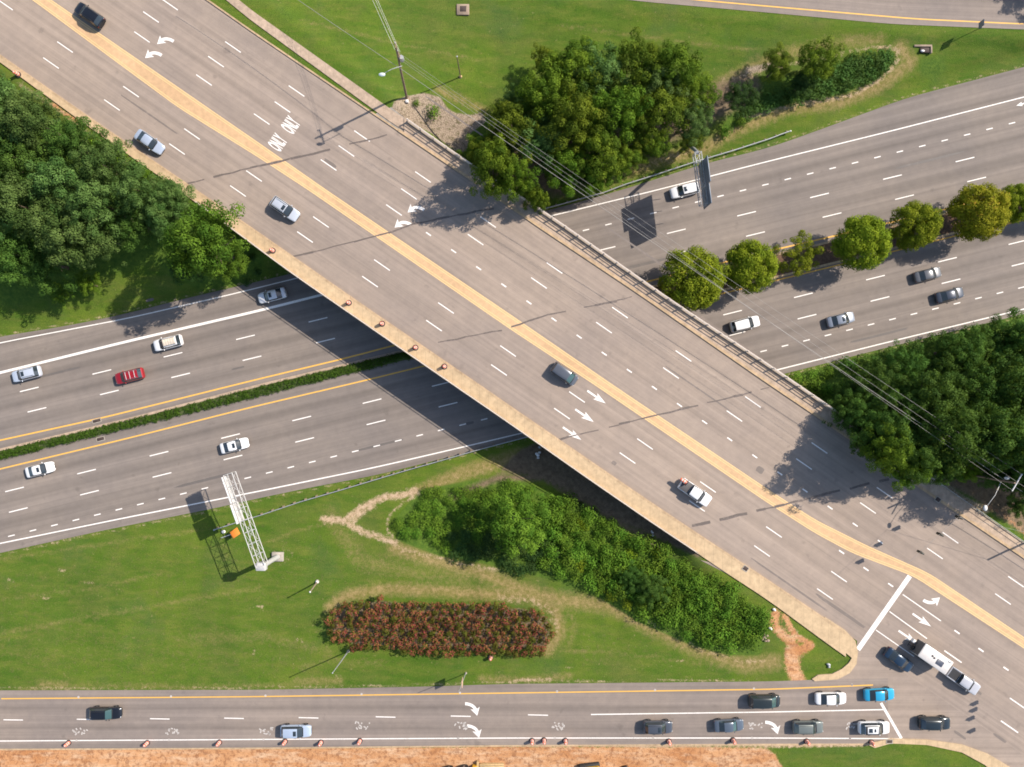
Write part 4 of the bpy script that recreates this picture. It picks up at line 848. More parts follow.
# ------------------------------------------------------------------ vehicles
def car_mesh(kind):
    """returns body, glass faces; stations: x, half width, lower z, side top z, roof half width (0 = none), roof z"""
    if kind == "sedan":
        Lh = 2.42; Wd = .92; st = [(-2.42, .66, .38, .66, 0, 0), (-2.36, .80, .30, .86, 0, 0), (-2.15, .88, .24, .98, 0, 0), (-1.72, .91, .22, 1.02, 0, 0), (-.92, .92, .22, 1.0, .66, 1.38), (-.62, .92, .22, .98, .70, 1.44), (-.2, .92, .22, .98, .71, 1.465), (.2, .92, .22, .97, .70, 1.45), (.5, .92, .22, .96, .66, 1.38), (1.12, .92, .22, .97, 0, 0), (1.6, .90, .22, .90, 0, 0), (2.05, .85, .24, .80, 0, 0), (2.3, .74, .28, .70, 0, 0), (2.42, .52, .36, .58, 0, 0)]; rear, front = 3, 8
    elif kind == "suv":
        st = [(-2.38, .74, .42, .86, 0, 0), (-2.30, .86, .34, 1.02, 0, 0), (-2.18, .92, .28, 1.08, 0, 0), (-1.78, .95, .26, 1.08, .66, 1.62), (-1.0, .95, .26, 1.06, .70, 1.70), (0, .95, .26, 1.05, .70, 1.71), (.42, .95, .26, 1.05, .67, 1.66), (1.12, .95, .26, 1.07, 0, 0), (1.6, .93, .26, 1.02, 0, 0), (2.05, .88, .28, .94, 0, 0), (2.28, .80, .32, .82, 0, 0), (2.38, .6, .42, .66, 0, 0)]; rear, front = 2, 6
    elif kind == "van":
        st = [(-2.52, .76, .40, .9, 0, 0), (-2.45, .88, .30, 1.06, 0, 0), (-2.36, .96, .26, 1.1, 0, 0), (-2.1, .98, .24, 1.1, .72, 1.68), (-1.0, .98, .24, 1.08, .75, 1.76), (.3, .98, .24, 1.04, .74, 1.76), (.85, .98, .24, 1.02, .69, 1.68), (1.72, .96, .24, 1.05, 0, 0), (2.05, .92, .26, .98, 0, 0), (2.35, .82, .3, .84, 0, 0), (2.5, .58, .4, .66, 0, 0)]; rear, front = 2, 6
    elif kind == "pickup":
        st = [(-2.85, .9, .45, 1.02, 0, 0), (-2.80, .95, .42, 1.06, 0, 0), (-1.02, .97, .38, 1.06, 0, 0), (-.92, .97, .36, 1.10, .70, 1.70), (-.4, .97, .36, 1.10, .73, 1.78), (.3, .97, .36, 1.10, .73, 1.78), (.72, .97, .36, 1.10, .70, 1.72), (1.32, .97, .36, 1.14, 0, 0), (1.9, .96, .36, 1.12, 0, 0), (2.5, .93, .36, 1.06, 0, 0), (2.75, .85, .4, .95, 0, 0), (2.84, .7, .45, .78, 0, 0)]; rear, front = 2, 6
    vs = []; rows = []
    for x, w, zl, zt, rw, rz in st:
        if rw: half = [(0, zl), (w * .82, zl), (w * .97, zl + .16), (w, (zl + zt) / 2), (w * .985, zt - .08), (w * .93, zt), (rw + .035, rz - .08), (rw * .9, rz - .01), (rw * .5, rz + .02), (0, rz + .03)]
        else: half = [(0, zl), (w * .82, zl), (w * .97, zl + .16), (w, (zl + zt) / 2), (w * .985, zt - .08), (w * .91, zt), (w * .8, zt + .025), (w * .62, zt + .04), (w * .35, zt + .05), (0, zt + .055)]
        ring = [(x, y, z) for y, z in half] + [(x, -y, z) for y, z in half[-2:0:-1]]
        rows.append(len(vs)); vs += ring
    n = len(half) * 2 - 2; fs = []; glass = {"windscreen": [], "rear_window": [], "side_window": []}
    for i in range(len(st) - 1):
        for k in range(n):
            k2 = (k + 1) % n; f = (rows[i] + k, rows[i] + k2, rows[i + 1] + k2, rows[i + 1] + k)
            top = 6 <= k <= 11; side = k in (5, 12)
            r0, r1 = st[i][4] > 0, st[i + 1][4] > 0
            if top and r0 and not r1: glass["windscreen"].append(f)
            elif top and r1 and not r0: glass["rear_window"].append(f)
            elif side and r0 and r1: glass["side_window"].append(f)
            elif side and (r0 != r1): glass["side_window"].append(f)
            else: fs.append(f)
    fs.append(tuple(range(n))); fs.append(tuple(rows[-1] + k for k in range(n - 1, -1, -1)))
    return vs, fs, glass, st
def sub(vs, fs, name, ang=35):
    used = sorted({i for f in fs for i in f}); mp = {j: i for i, j in enumerate(used)}
    me = bpy.data.meshes.new(name); me.from_pydata([vs[i] for i in used], [], [tuple(mp[i] for i in f) for f in fs]); me.update(); return smooth(me, ang)
TYRE = MB().lathe([(.20, -.11), (.31, -.11), (.335, -.08), (.335, .08), (.31, .11), (.20, .11)], 20, axis='Y').mesh("tyre"); TYRE.materials.append(M["tyre"])
RIM = MB().lathe([(.03, -.115), (.2, -.10), (.22, -.06), (.22, .06), (.2, .10), (.03, .115)], 14, axis='Y').mesh("rim"); RIM.materials.append(M["rim"])
BASE = {}
for kd in ("sedan", "suv", "van", "pickup"):
    vs, fs, gl, st = car_mesh(kd)
    d = {"body": sub(vs, fs, "body"), "st": st}
    for k_ in ("windscreen", "rear_window"): d[k_] = sub(vs, gl[k_], k_)
    L_ = [f for f in gl["side_window"] if vs[f[0]][1] > 0]; R_ = [f for f in gl["side_window"] if vs[f[0]][1] < 0]
    d["side"] = (sub(vs, L_, "side_window"), sub(vs, R_, "side_window"))
    for q in (d["windscreen"], d["rear_window"], *d["side"]): q.materials.append(M["glass"])
    BASE[kd] = d
PAINT = {}
def car_paint(name, col, metal=.25, rough=.28):
    if name not in PAINT:
        m = paint("paint_" + name, col, rough, metal, .5, .6); PAINT[name] = m
    return PAINT[name]
BODIES = {}
def vehicle(name, kind, u, v, ang, z, pname, col, label, cat, length=None, extras=(), metal=.25, teal=False, group=None, width=1.0, rough=.28):
    d = BASE[kind]; st = d["st"]; L0 = st[-1][0] - st[0][0]; sx = (length or L0) / L0
    p = P(u, v, z + .75); e = empty(name, label, cat, (p.x, p.y, z + .01), ang, group); e.scale = (sx, width, 1)
    key = (kind, pname)
    if key not in BODIES:
        c = d["body"].copy(); c.materials.append(car_paint(pname, col, metal, rough)); BODIES[key] = c
    link("body", BODIES[key], None, e)
    ws = d["windscreen"]
    if teal:
        ws = ws.copy(); ws.materials.clear(); ws.materials.append(M["glass_teal"])
    link("windscreen", ws, None, e); link("rear_window", d["rear_window"], None, e)
    for q in d["side"]: link("side_window", q, None, e)
    xl = .60 * L0 / 2
    wy = max(s[1] for s in st) - .10; big = kind in ("pickup", "suv")
    for sxn in (-1, 1):
        for sy in (-1, 1):
            w_ = link("wheel", TYRE, None, e); w_.name = "wheel"; w_.location = (xl * sxn * (1.02 if sxn < 0 else 1.0), sy * wy, .335 * (1.12 if big else 1)); 
            if big: w_.scale = (1.12, 1, 1.12)
            link("rim", RIM, None, w_)
    f = st[-2]; r = st[1]; fx, rx = st[-2][0], st[1][0]
    for sy in (-1, 1):
        MB().ball((fx - .10, sy * f[1] * .80, f[3] - .03), (.34, .30, .14)).obj("headlight", M["headlight"], e)
        MB().ball((rx + .03, sy * r[1] * .84, r[3] - .10), (.16, .26, .2)).obj("taillight", M["taillight"], e)
        mx = [s for s in st if s[4] > 0][-1][0] + .28
        MB().ball((mx, sy * (max(s[1] for s in st) + .08), [s for s in st if s[4] > 0][-1][3] + .04), (.16, .24, .16)).obj("mirror", PAINT[pname], e)
    k = MB(); k.box((st[-1][0] - .03, 0, st[-1][2] + .12), (.1, st[-1][1] * 1.5, .16)); k.obj("grille", M["plastic"], e)
    zr = max(s[5] for s in st)
    cw = [i for i, s in enumerate(st) if s[4] > 0][-1] + 1; MB().cbox((st[cw][0] + .05, 0, st[cw][3] + .055), (.14, st[cw][1] * 1.45, .03), .01).obj("wiper_cowl", M["plastic"], e)
    cab = [s for s in st if s[4] > 0]; x0, x1 = cab[0][0], cab[-1][0]
    for ex in extras:
        if ex == "sunroof": MB().cbox((x1 - .38, 0, zr + .03), (.48, .78, .03), .012).obj("sunroof", M["glass"], e)
        if ex == "sunroof2": MB().cbox((x1 - .33, 0, zr + .03), (.42, .75, .03), .012).obj("sunroof", M["glass"], e); MB().cbox((x1 - 1.25, 0, zr + .025), (.75, .9, .03), .012).obj("sunroof", M["glass"], e)
        if ex == "rails":
            for sy in (-1, 1): MB().tube([(x0 + .15, sy * .6, zr - .02), (x0 + .3, sy * .6, zr + .06), (x1 - .3, sy * .6, zr + .06), (x1 - .12, sy * .6, zr - .03)], .025, 6).obj("roof_rail", M["plastic"], e)
        if ex == "bars":
            for sy in (-1, 1): MB().tube([(x0 + .15, sy * .6, zr - .02), (x0 + .3, sy * .6, zr + .06), (x1 - .3, sy * .6, zr + .06), (x1 - .12, sy * .6, zr - .03)], .028, 6).obj("roof_rail", M["chrome"], e)
            for q in (.2, .55, .85): MB().box((x0 + (x1 - x0) * q, 0, zr + .075), (.07, 1.2, .04)).obj("roof_bar", M["sign_pale"], e)
        if ex == "rack":
            k = MB()
            for q in range(5): k.cbox((x0 + .35 + q * (x1 - x0 - .6) / 4, 0, zr + .10), ((x1 - x0) * .19, 1.05, .06), .012)
            k.obj("roof_rack", M["timber_pale"], e)
        if ex == "bed":   # open load bed with its own floor
            k = MB(); k.box((-1.92, 0, 1.112), (1.62, 1.5, .03)); k.obj("load_bed", M["plastic"], e)
            for sy in (-1, 1): MB().box((-1.92, sy * .86, 1.115), (1.72, .08, .06)).obj("bed_rail", PAINT[pname], e)
        if ex == "cover":
            MB().cbox((-1.92, 0, 1.13), (1.7, 1.72, .07), .02).obj("bed_cover", M["cover"], e)
        if ex == "panel": MB().cbox(((x0 + x1) / 2, 0, zr + .022), ((x1 - x0) * .95, 1.36, .03), .015).obj("roof_panel", M["plastic"], e); MB().cbox(((x0 + x1) / 2 + .05, 0, zr + .045), ((x1 - x0) * .74, 1.02, .03), .012).obj("roof_top", PAINT[pname], e); MB().cbox(((x0 + x1) / 2 + .38, 0, zr + .064), (.3, .5, .02), .006).obj("sunroof", M["glass"], e); MB().cbox(((x0 + x1) / 2 - .3, 0, zr + .064), (.6, .66, .02), .006).obj("sunroof", M["glass"], e)
    return e
M["timber_pale"] = paint("timber_pale", (0.6, 0.52, 0.42), .7, var=.15); M["plastic_grey"] = paint("plastic_grey", (.07, .08, .11), .5); M["cover"] = paint("cover", (0.09, 0.085, 0.085), .7, var=.1)
aE = math.atan2(.245, .97); aW = aE + math.pi; aRamp = 0.01
V = vehicle
# bridge road
V("parked_suv" if 0 else "black_suv", "suv", 89.5, 15, aR, ZB, "black", (.012, .014, .02), "black SUV hugging the yellow median at the bridge road's upper end", "SUV", 4.9, ("rails",), .3, width=1.04)
V("sedan", "sedan", 149.5, 142, aL, ZB, "silver_blue", (.42, .48, .58), "silver blue sedan driving down along the wood beside the kerb", "car", 4.9)
V("suv", "suv", 285, 209, aL, ZB, "silver", (.52, .55, .60), "silver SUV with open black sunroof in the middle bridge lane before the first drum", "SUV", 4.8, ("sunroof", "rails"))
V("minivan", "van", 564.5, 374, aL, ZB, "slate", (.10, .11, .13), "slate grey minivan with teal windscreen behind the three white lane arrows", "van", 4.4, (), teal=True)
pk = V("pickup_truck", "pickup", 695, 492.5, aL, ZB, "white", (.74, .74, .74), "white pickup with dark covered bed carrying an orange drum", "truck", 5.4, ("cover",), 0)
V("sedan", "sedan", 899, 660, aL - .02, ZB, "navy", (.014, .034, .065), "navy sedan past the stop line in the shadow of the camper trailer", "car", 4.9)
tw = V("pickup_truck", "pickup", 963, 680.5, aL, ZB, "grey_silver", (.5, .5, .52), "silver pickup towing the white camper trailer through the junction", "truck", 5.5, ("bed",))
# ramp queue
rz_ = lambda u: zramp(u)
V("suv", "suv", 105.5, 713, aRamp, rz_(105), "black", (.012, .014, .02), "black SUV alone on the ramp's upper lane at its far west end", "SUV", 5.2, ("rails",), .3, teal=True)
V("suv", "suv", 296, 731, aRamp, rz_(296), "ice_blue", (.42, .50, .62), "pale ice blue SUV with a black sunroof on the ramp's lower lane", "SUV", 4.9, ("sunroof",))
V("suv", "suv", 658, 727, aRamp, rz_(658), "graphite", (.07, .08, .1), "graphite SUV with bright roof rails at the tail of the ramp queue", "SUV", 4.5, ("sunroof", "rails"))
V("sedan", "sedan", 729, 725.5, aRamp + .05, rz_(729), "steel", (.10, .125, .16), "steel grey sedan second in the lower ramp lane behind the olive one", "car", 4.6, teal=True)
V("minivan", "van", 764.5, 701, aRamp, rz_(764), "charcoal", (.022, .03, .03), "black minivan with teal windscreen last in the upper ramp lane", "van", 4.9, (), teal=True)
V("sedan", "sedan", 831, 698.5, aRamp, ZB, "white", (.74, .74, .74), "white sedan waiting between the black minivan and the bright blue car", "car", 4.8)
V("sedan", "sedan", 879.5, 694.5, aRamp + .03, ZB, "bright_blue", (.03, .36, .58), "bright blue sedan stopped on the ramp's stop line", "car", 4.7)
V("suv", "suv", 808, 727, aRamp, ZB, "olive", (.14, .16, .15), "boxy olive grey SUV behind the white SUV in the lower ramp lane", "SUV", 4.7, ("rails",), rough=.45)
V("suv", "suv", 874, 727.5, aRamp, ZB, "white", (.74, .74, .74), "white SUV with black roof panels first at the lower stop line", "SUV", 4.8, ("panel",), 0)
V("suv", "suv", 934.5, 723, aRamp - .02, ZB, "deep_teal", (.018, .028, .034), "black SUV turning past the stop line toward the dark signal shadows", "SUV", 4.9, ("rails",))
# highway, westbound then eastbound
V("sedan", "sedan", 272, 295.5, aW, 0, "pearl", (.72, .72, .73), "pearl white sedan just leaving the bridge shadow on the upper lane", "car", 4.7, ("sunroof",))
V("suv", "suv", 168, 343, aW, 0, "white", (.74, .74, .74), "white SUV with tan slatted roof rack on the westbound highway", "SUV", 4.8, ("rack", "rails"), 0)
V("suv", "suv", 129.5, 376, aW, 0, "red", (.34, .012, .02), "red SUV with pale roof bars on the westbound highway", "SUV", 4.8, ("bars",))
V("suv", "suv", 26.5, 374, aW, 0, "sky_silver", (.55, .60, .68), "pale silver SUV beside the thick white line at the highway's west end", "SUV", 4.8, ("sunroof", "rails"))
V("suv", "suv", 684.5, 190.5, aW, 0, "white", (.74, .74, .74), "white SUV passing beneath the dark overhead sign panel", "SUV", 4.8, ("sunroof",), 0)
V("sedan", "sedan", 234.5, 445.5, aE, 0, "white", (.74, .74, .74), "white sedan on the eastbound highway near the pale sign truss", "car", 4.7, ("sunroof",), 0)
V("sedan", "sedan", 40, 469.5, aE, 0, "white", (.74, .74, .74), "white sedan by the yellow line at the eastbound highway's west end", "car", 4.7, ("sunroof",), 0)
V("suv", "suv", 745, 324, aE, 0, "white", (.74, .74, .74), "plain white SUV crossed by the power line just east of the bridge", "SUV", 4.9, (), 0)
V("sedan", "sedan", 841, 319.5, aE, 0, "mist", (.24, .27, .32), "slate blue sedan following the two grey cars in the eastbound lanes", "car", 4.6, ("sunroof",))
V("sedan", "sedan", 928, 274.5, aE, 0, "dove", (.13, .135, .145), "dark grey sedan below the golden median tree", "car", 4.5)
V("sedan", "sedan", 950, 295, aE, 0, "gunmetal", (.05, .06, .08), "near black sedan furthest along the dotted exit line", "car", 4.7)
# camper trailer with its own wheels, vents and skylight
p = P(931.5, 656.5, ZB + 1.6); tr = empty("camper_trailer", "white camper trailer with roof skylight hitched behind the silver pickup", "trailer", (p.x, p.y, ZB + .01), aL)
k = MB(); L2, W2 = 2.55, 1.15
prof = [(.55, 0), (.75, -.12), (2.55, -.12), (2.78, 0)]
k.cbox((0, 0, 1.68), (L2 * 2, W2 * 2, 2.2), .10); k.obj("body", paint("camper", (.66, .62, .58), .45, var=.08), tr)
MB().cbox((-L2 - .03, 0, 1.62), (.07, W2 * 1.9, 2.0), .02).obj("rear_panel", M["cover"], tr)
MB().cbox((.75, -.12, 2.81), (1.15, .85, .09), .03).obj("skylight", M["plastic_grey"], tr)
for x, y in ((-.75, .15), (-.35, .05)): MB().cbox((x, y, 2.82), (.26, .26, .10), .03).obj("roof_vent", M["plastic"], tr)
MB().cbox((1.9, .85, 2.80), (.5, .25, .07), .02).obj("roof_hatch", M["galv"], tr)
for sy in (-1, 1):
    for x in (-.75, .05):
        w_ = link("wheel", TYRE, None, tr); w_.location = (x, sy * (W2 + .02), .335); link("rim", RIM, None, w_)
    MB().cbox((.4, sy * (W2 + .012), 1.9), (1.2, .03, .5), .01).obj("side_window", M["glass"], tr)
MB().tube([(L2 - .1, .7, .6), (L2 + 1.0, 0, .55)], .05, 6).tube([(L2 - .1, -.7, .6), (L2 + 1.0, 0, .55)], .05, 6).obj("tow_bar", M["plastic"], tr)
k = MB(); k.lathe([(.12, -.1), (.33, -.1), (.33, .1), (.12, .1)], 16, (0, 0, 0), 'Y'); sw = k.obj("spare_wheel", M["tyre"], tr); sw.rotation_euler = (0, 0, math.pi / 2); sw.location = (-L2 - .2, -.45, 1.0)
k = MB(); k.tube([(-L2 - .1, .4, .5), (-L2 - .75, .4, .5)], .04, 6).tube([(-L2 - .1, -.4, .5), (-L2 - .75, -.4, .5)], .04, 6).tube([(-L2 - .75, -.7, .5), (-L2 - .75, .7, .5)], .05, 6); k.obj("rear_rack", M["plastic"], tr)
k = MB(); k.cbox((-L2 - .55, .45, .8), (.45, .55, .55), .05); o = k.obj("cargo_box", M["litter"], None); o.location = tr.location; o.rotation_euler = tr.rotation_euler
tag(o, "small white box strapped on the rack behind the camper trailer", "box")
# ------------------------------------------------------------------ bridge: deck, parapet, railing, girders, piers
dx_, dy_ = DX, DY
A_l, A_r, E_l, E_r = (186, float(SW_o(186))), (391, 107), (697, float(SW_o(697))), (874, float(NE_o(874)))
br = empty("road_bridge", "long concrete road bridge carrying the lanes diagonally over the highway", "bridge", P(480, 330, 0) * 0 + Vector((P(480, 330, ZB).x, P(480, 330, ZB).y, 0)))
O = br.location.copy()
us_l = np.linspace(A_l[0], E_l[0], 40); us_r = np.linspace(A_r[0], E_r[0], 40)
vs = []; fs = []
ner = lambda u: np.where(np.asarray(u) < 407, 107 + (np.asarray(u) - 391) * .8, NE_o(np.maximum(u, 407)))
for a, b in zip(us_l, us_r):
    pl, pr = P(a, float(SW_o(a)), ZB) - O, P(b, float(ner(b)), ZB) - O
    for p in (pl, pr):
        for z in (ZB - .02, ZB - .55): vs.append((p.x, p.y, z))
for i in range(39):
    o = 4 * i; fs += [(o, o + 4, o + 6, o + 2), (o + 1, o + 3, o + 7, o + 5), (o, o + 1, o + 5, o + 4), (o + 2, o + 6, o + 7, o + 3)]
fs += [(0, 2, 3, 1), (156, 157, 159, 158)]
k = MB(); k.add(vs, fs); k.obj("deck", M["girder"], br)
def wall(fn, u0, u1, off0, off1, z0, z1, n=60):
    us = np.linspace(u0, u1, n); pts = [P(u, float(fn(u)), ZB) for u in us]; vs = []; fs = []
    for i, p in enumerate(pts):
        d = (pts[min(i + 1, n - 1)] - pts[max(i - 1, 0)]).normalized(); m = Vector((-d.y, d.x, 0))
        for o, z in ((off0, z0), (off1, z0), (off1, z1), (off0, z1)): q = p + m * o - O; vs.append((q.x, q.y, z))
    for i in range(n - 1):
        for j in range(4): j2 = (j + 1) % 4; fs.append((4 * i + j, 4 * i + 4 + j, 4 * i + 4 + j2, 4 * i + j2))
    fs += [(3, 2, 1, 0), tuple(4 * (n - 1) + j for j in range(4))]; return MB().add(vs, fs)
def fence(fn, u0, u1, off, step, zs, rr, pr, name="railing", mat="rail", z0=0.0):
    r = None
    us = np.linspace(u0, u1, 400); pts = [P(u, float(fn(u)), ZB) for u in us]; acc = [0]
    for i in range(1, 400): acc.append(acc[-1] + (pts[i] - pts[i - 1]).length)
    d = (pts[-1] - pts[0]).normalized(); m = Vector((-d.y, d.x, 0)) * off
    k = MB()
    for z in zs: k.tube([p + m - O + Vector((0, 0, z)) for p in pts[::12] + [pts[-1]]], rr, 6)
    r = k.obj(name, M[mat], br)
    n = int(acc[-1] / step)
    for i in range(n + 1):
        s = acc[-1] * i / n; j = int(np.searchsorted(acc, s)); j = min(max(j, 0), 399); p = pts[j] + m - O
        MB().box((p.x, p.y, ZB + (z0 + max(zs)) / 2), (pr, pr, max(zs) - z0), math.atan2(d.y, d.x)).obj("post", M[mat], r)
wall(SW_o, 196, 697, 0.0, 0.24, ZB - .3, ZB + .62).obj("parapet", M["parapet"], br)
fence(SW_o, 198, 694, .12, 3.2, (1.05, ), .055, .09, z0=.6)
wall(NE_o, 408, 838, -.30, 0.0, ZB - .3, ZB + .42).obj("parapet", M["parapet"], br)
fence(NE_o, 409, 836, -.15, 2.4, (.68, 1.02, 1.5), .06, .18, z0=.4)
wall(NE_o, 840, 1200, -.12, 0.02, ZB - .3, ZB + .3).obj("pavement_wall", M["parapet"], br)
fence(NE_o, 842, 1200, -.05, 3.0, (1.0,), .04, .06, "handrail", "galv", z0=.2)
# girders and piers
dirv = (P(E_l[0], E_l[1], ZB) - P(A_l[0], A_l[1], ZB)).normalized()
for t in np.linspace(.06, .94, 10):
    a = P(A_l[0], A_l[1], ZB).lerp(P(A_r[0], A_r[1], ZB), t) - O; b = P(E_l[0], E_l[1], ZB).lerp(P(E_r[0], E_r[1], ZB), t) - O
    c = (a + b) / 2; MB().box((c.x, c.y, ZB - 1.02), ((b - a).length - 2, .45, .94), math.atan2(b.y - a.y, b.x - a.x)).obj("girder", M["girder"], br)
for (u0, v0), (u1, v1) in (((300, 255), (500, 206)), ((446, 340), (622, 296)), ((566, 438), (768, 389))):
    a, b = P(u0, v0, ZB) - O, P(u1, v1, ZB) - O; c = (a + b) / 2; an = math.atan2(b.y - a.y, b.x - a.x)
    pr_ = MB().box((c.x, c.y, ZB - 1.95), ((b - a).length - 1.5, 1.0, .9), an).obj("pier_cap", M["concrete"], br)
    for t in (.08, .29, .5, .71, .92):
        q = a.lerp(b, t); z0 = min(gz(q.x + O.x, q.y + O.y), 4.0) - .4; MB().lathe([(.5, z0), (.5, ZB - 2.35)], 16, (q.x, q.y, 0)).obj("pier_column", M["concrete"], pr_)

# ------------------------------------------------------------------ guardrails
def guardrail(pts, z, label, step=1.9, side=1):
    p = [P(u, v, z + .7) for u, v in pts]; e = empty("guardrail", label, "guardrail", (p[0].x, p[0].y, z)); o = e.location
    k = MB(); prof = [(-.02, -.16), (.05, -.10), (.0, 0), (.05, .10), (-.02, .16)]
    vs = []; fs = []; n = len(p)
    for i in range(n):
        d = (p[min(i + 1, n - 1)] - p[max(i - 1, 0)]); d.z = 0; d.normalize(); m = Vector((-d.y, d.x, 0)) * side
        for x, zz in prof: q = p[i] + m * x - o; vs.append((q.x, q.y, .62 + zz))
        for x, zz in prof[::-1]: q = p[i] + m * (x - .05) - o; vs.append((q.x, q.y, .62 + zz))
    for i in range(n - 1):
        for j in range(10): j2 = (j + 1) % 10; fs.append((10 * i + j, 10 * i + 10 + j, 10 * i + 10 + j2, 10 * i + j2))
    k.add(vs, fs).obj("rail", M["galv"], e)
    acc = 0; nxt = .6
    for a, b in zip(p[:-1], p[1:]):
        L = (b - a).length; d = (b - a).normalized(); m = Vector((-d.y, d.x, 0)) * side
        while nxt < acc + L:
            q = a + d * (nxt - acc) - m * .2 - o; MB().box((q.x, q.y, .3), (.15, .2, 1.0), math.atan2(d.y, d.x)).obj("post", M["wood_pole"], e); nxt += step
        acc += L
    MB().lathe([(.02, -.2), (.13, -.16), (.13, .16), (.02, .2)], 10, (p[0].x - o.x, p[0].y - o.y, .62)).obj("end_terminal", M["galv"], e)
guardrail([(790.5, 131), (782, 134), (770, 138.7), (735, 150), (693, 162.5), (655, 175), (625, 184.5), (604, 192.5), (580, 199), (551, 207), (520, 215)], .1, "long grey guardrail along the westbound shoulder below the copse", side=1)
guardrail([(214, 530), (236, 522.8), (260, 515.5), (300, 502), (339, 490.7), (402.7, 471.6), (440, 461), (476.5, 450.5), (512, 441), (550, 431)], .1, "grey guardrail along the eastbound shoulder from the sign truss to the bridge", side=-1)

# ------------------------------------------------------------------ overhead sign structures
def truss(k, a, b, w, h, n, r=.07):
    a, b = Vector(a), Vector(b); d = (b - a).normalized(); s = Vector((-d.y, d.x, 0)).normalized() * w / 2; u_ = Vector((0, 0, h / 2)); L = (b - a).length
    cs = [s + u_, s - u_, -s - u_, -s + u_]
    for c in cs: k.tube([a + c, b + c], r, 6)
    for i in range(n + 1):
        p = a + d * L * i / n
        for j in range(4): k.tube([p + cs[j], p + cs[(j + 1) % 4]], r * .6, 5)
        if i < n:
            q = a + d * L * (i + 1) / n
            for j in range(4): x, y = (cs[j], cs[(j + 1) % 4]) if i % 2 else (cs[(j + 1) % 4], cs[j]); k.tube([p + x, q + y], r * .42, 5)
def to(e, p): return p - e.location
g0 = G(278, 556.5); zt = 7.6
e = empty("sign_truss", "pale metal cantilever sign truss reaching over the eastbound shoulder", "road sign", g0)
MB().cbox((0, 0, .1), (1.9, 1.5, .4), .06).obj("footing", M["concrete"], e)
topc = P(261, 566, g0.z + zt + .4); c0 = to(e, topc); 
MB().tube([(0, 0, .2), (c0.x * .35, c0.y * .35, zt * .5), (c0.x * .5, c0.y * .5, zt + .5)], [.42, .38, .33], 14).obj("column", M["gantry"], e)
a0 = to(e, P(262, 565.5, g0.z + zt + .4)); b0 = to(e, P(229.5, 473.5, g0.z + zt + .4))
k = MB(); truss(k, a0, b0, 1.35, 1.5, 8, .065); k.obj("truss", M["gantry"], e)
MB().cbox((a0.x * .85, a0.y * .85, zt + .55), (1.5, 1.2, .9), .08).obj("mount", M["gantry"], e)
dv = (b0 - a0).normalized(); sv = Vector((dv.y, -dv.x, 0)); sv = sv if sv.x < 0 else -sv; an = math.atan2(dv.y, dv.x)
def panel(e, base, dv, sv, s0, s1, off, zc, h, mat, tilt=0.0):
    c = base + dv * (s0 + s1) / 2 + sv * off; k = MB(); k.cbox((0, 0, 0), (s1 - s0, .14, h), .03)
    o = k.obj("sign_panel", M[mat], e); o.location = (c.x, c.y, zc); o.rotation_euler = (0, 0, math.atan2(dv.y, dv.x)); 
    for q in (.15, .5, .85):
        p0 = base + dv * (s0 + (s1 - s0) * q); k = MB(); k.tube([p0 + sv * .5 + Vector((0, 0, zc - p0.z)), p0 + sv * off + Vector((0, 0, zc - p0.z))], .05, 5); k.obj("bracket", M["gantry"], e)
    return o
panel(e, a0, dv, sv, 7.3, 10.4, .95, zt + .2, 3.1, "sign_pale"); panel(e, a0, dv, sv, 10.5, 14.8, .9, zt + .4, 2.2, "sign_pale")
k = MB(); k.box((0, 0, 0), (7.4, .55, .06)); o = k.obj("walkway", M["gantry"], e); c = a0 + dv * 11 + sv * 1.25; o.location = (c.x, c.y, zt - 1.1); o.rotation_euler = (0, 0, an)
g1 = G(689, 142); e = empty("sign_truss", "dark overhead highway sign on a short truss above the westbound lanes", "road sign", (g1.x, g1.y, 0.0))
a0 = to(e, P(697, 153, 8.6)); b0 = to(e, P(703.5, 205, 8.6)); dv = (b0 - a0).normalized(); sv = Vector((-dv.y, dv.x, 0)); sv = sv if sv.x > 0 else -sv
MB().tube([(0, 0, -.5), (a0.x * .5, a0.y * .5, 4.3), (a0.x, a0.y, 8.9)], [.34, .3, .26], 14).obj("column", M["galv"], e)
k = MB(); truss(k, a0, b0, 1.0, 1.3, 6, .06); k.obj("truss", M["galv"], e)
L_ = (b0 - a0).length
panel(e, a0, dv, sv, 1.3, 5.2, .72, 8.7, 5.0, "sign_back_shaded"); panel(e, a0, dv, sv, 5.25, L_ + .2, .72, 8.3, 4.2, "sign_back_shaded")
k = MB()
for q in (2.2, 4.2, 6.3): p0 = a0 + dv * q; k.tube([p0 + sv * .7 - Vector((0, 0, 2.4)), p0 - sv * .0 - Vector((0, 0, 2.5)) + sv * 2.0], .05, 5)
k.obj("lamp_bracket", M["galv"], e)

# ------------------------------------------------------------------ traffic drums
drum_me = MB().lathe([(.30, .03), (.305, .05), (.29, .34), (.27, .36), (.265, .66), (.245, .68), (.235, .98), (.20, 1.02), (.10, 1.04)], 18).mesh("barrel"); drum_me.materials.append(M["drum"])
base_me = MB().lathe([(.46, 0), (.46, .04), (.32, .07)], 14).mesh("base"); base_me.materials.append(M["rubber"])
hand_me = MB().box((0, 0, 1.09), (.2, .04, .10)).mesh("handle"); hand_me.materials.append(M["drum"])
dp = None
def drum(u, v, z, label, tip=0, s=1.02):
    global dp
    p = P(u, v, z + .6)
    if dp is None:
        dp = empty("traffic_drum", label, "traffic drum", p, 0, "orange and white traffic drums"); link("barrel", drum_me, None, dp); link("base", base_me, None, dp); link("handle", hand_me, None, dp); d = dp
    else: d = copy_tree(dp); d["label"] = label
    d.location = (p.x, p.y, z); d.rotation_euler = (0, 0, random.random() * 6); d.scale = (s, s, s); return d
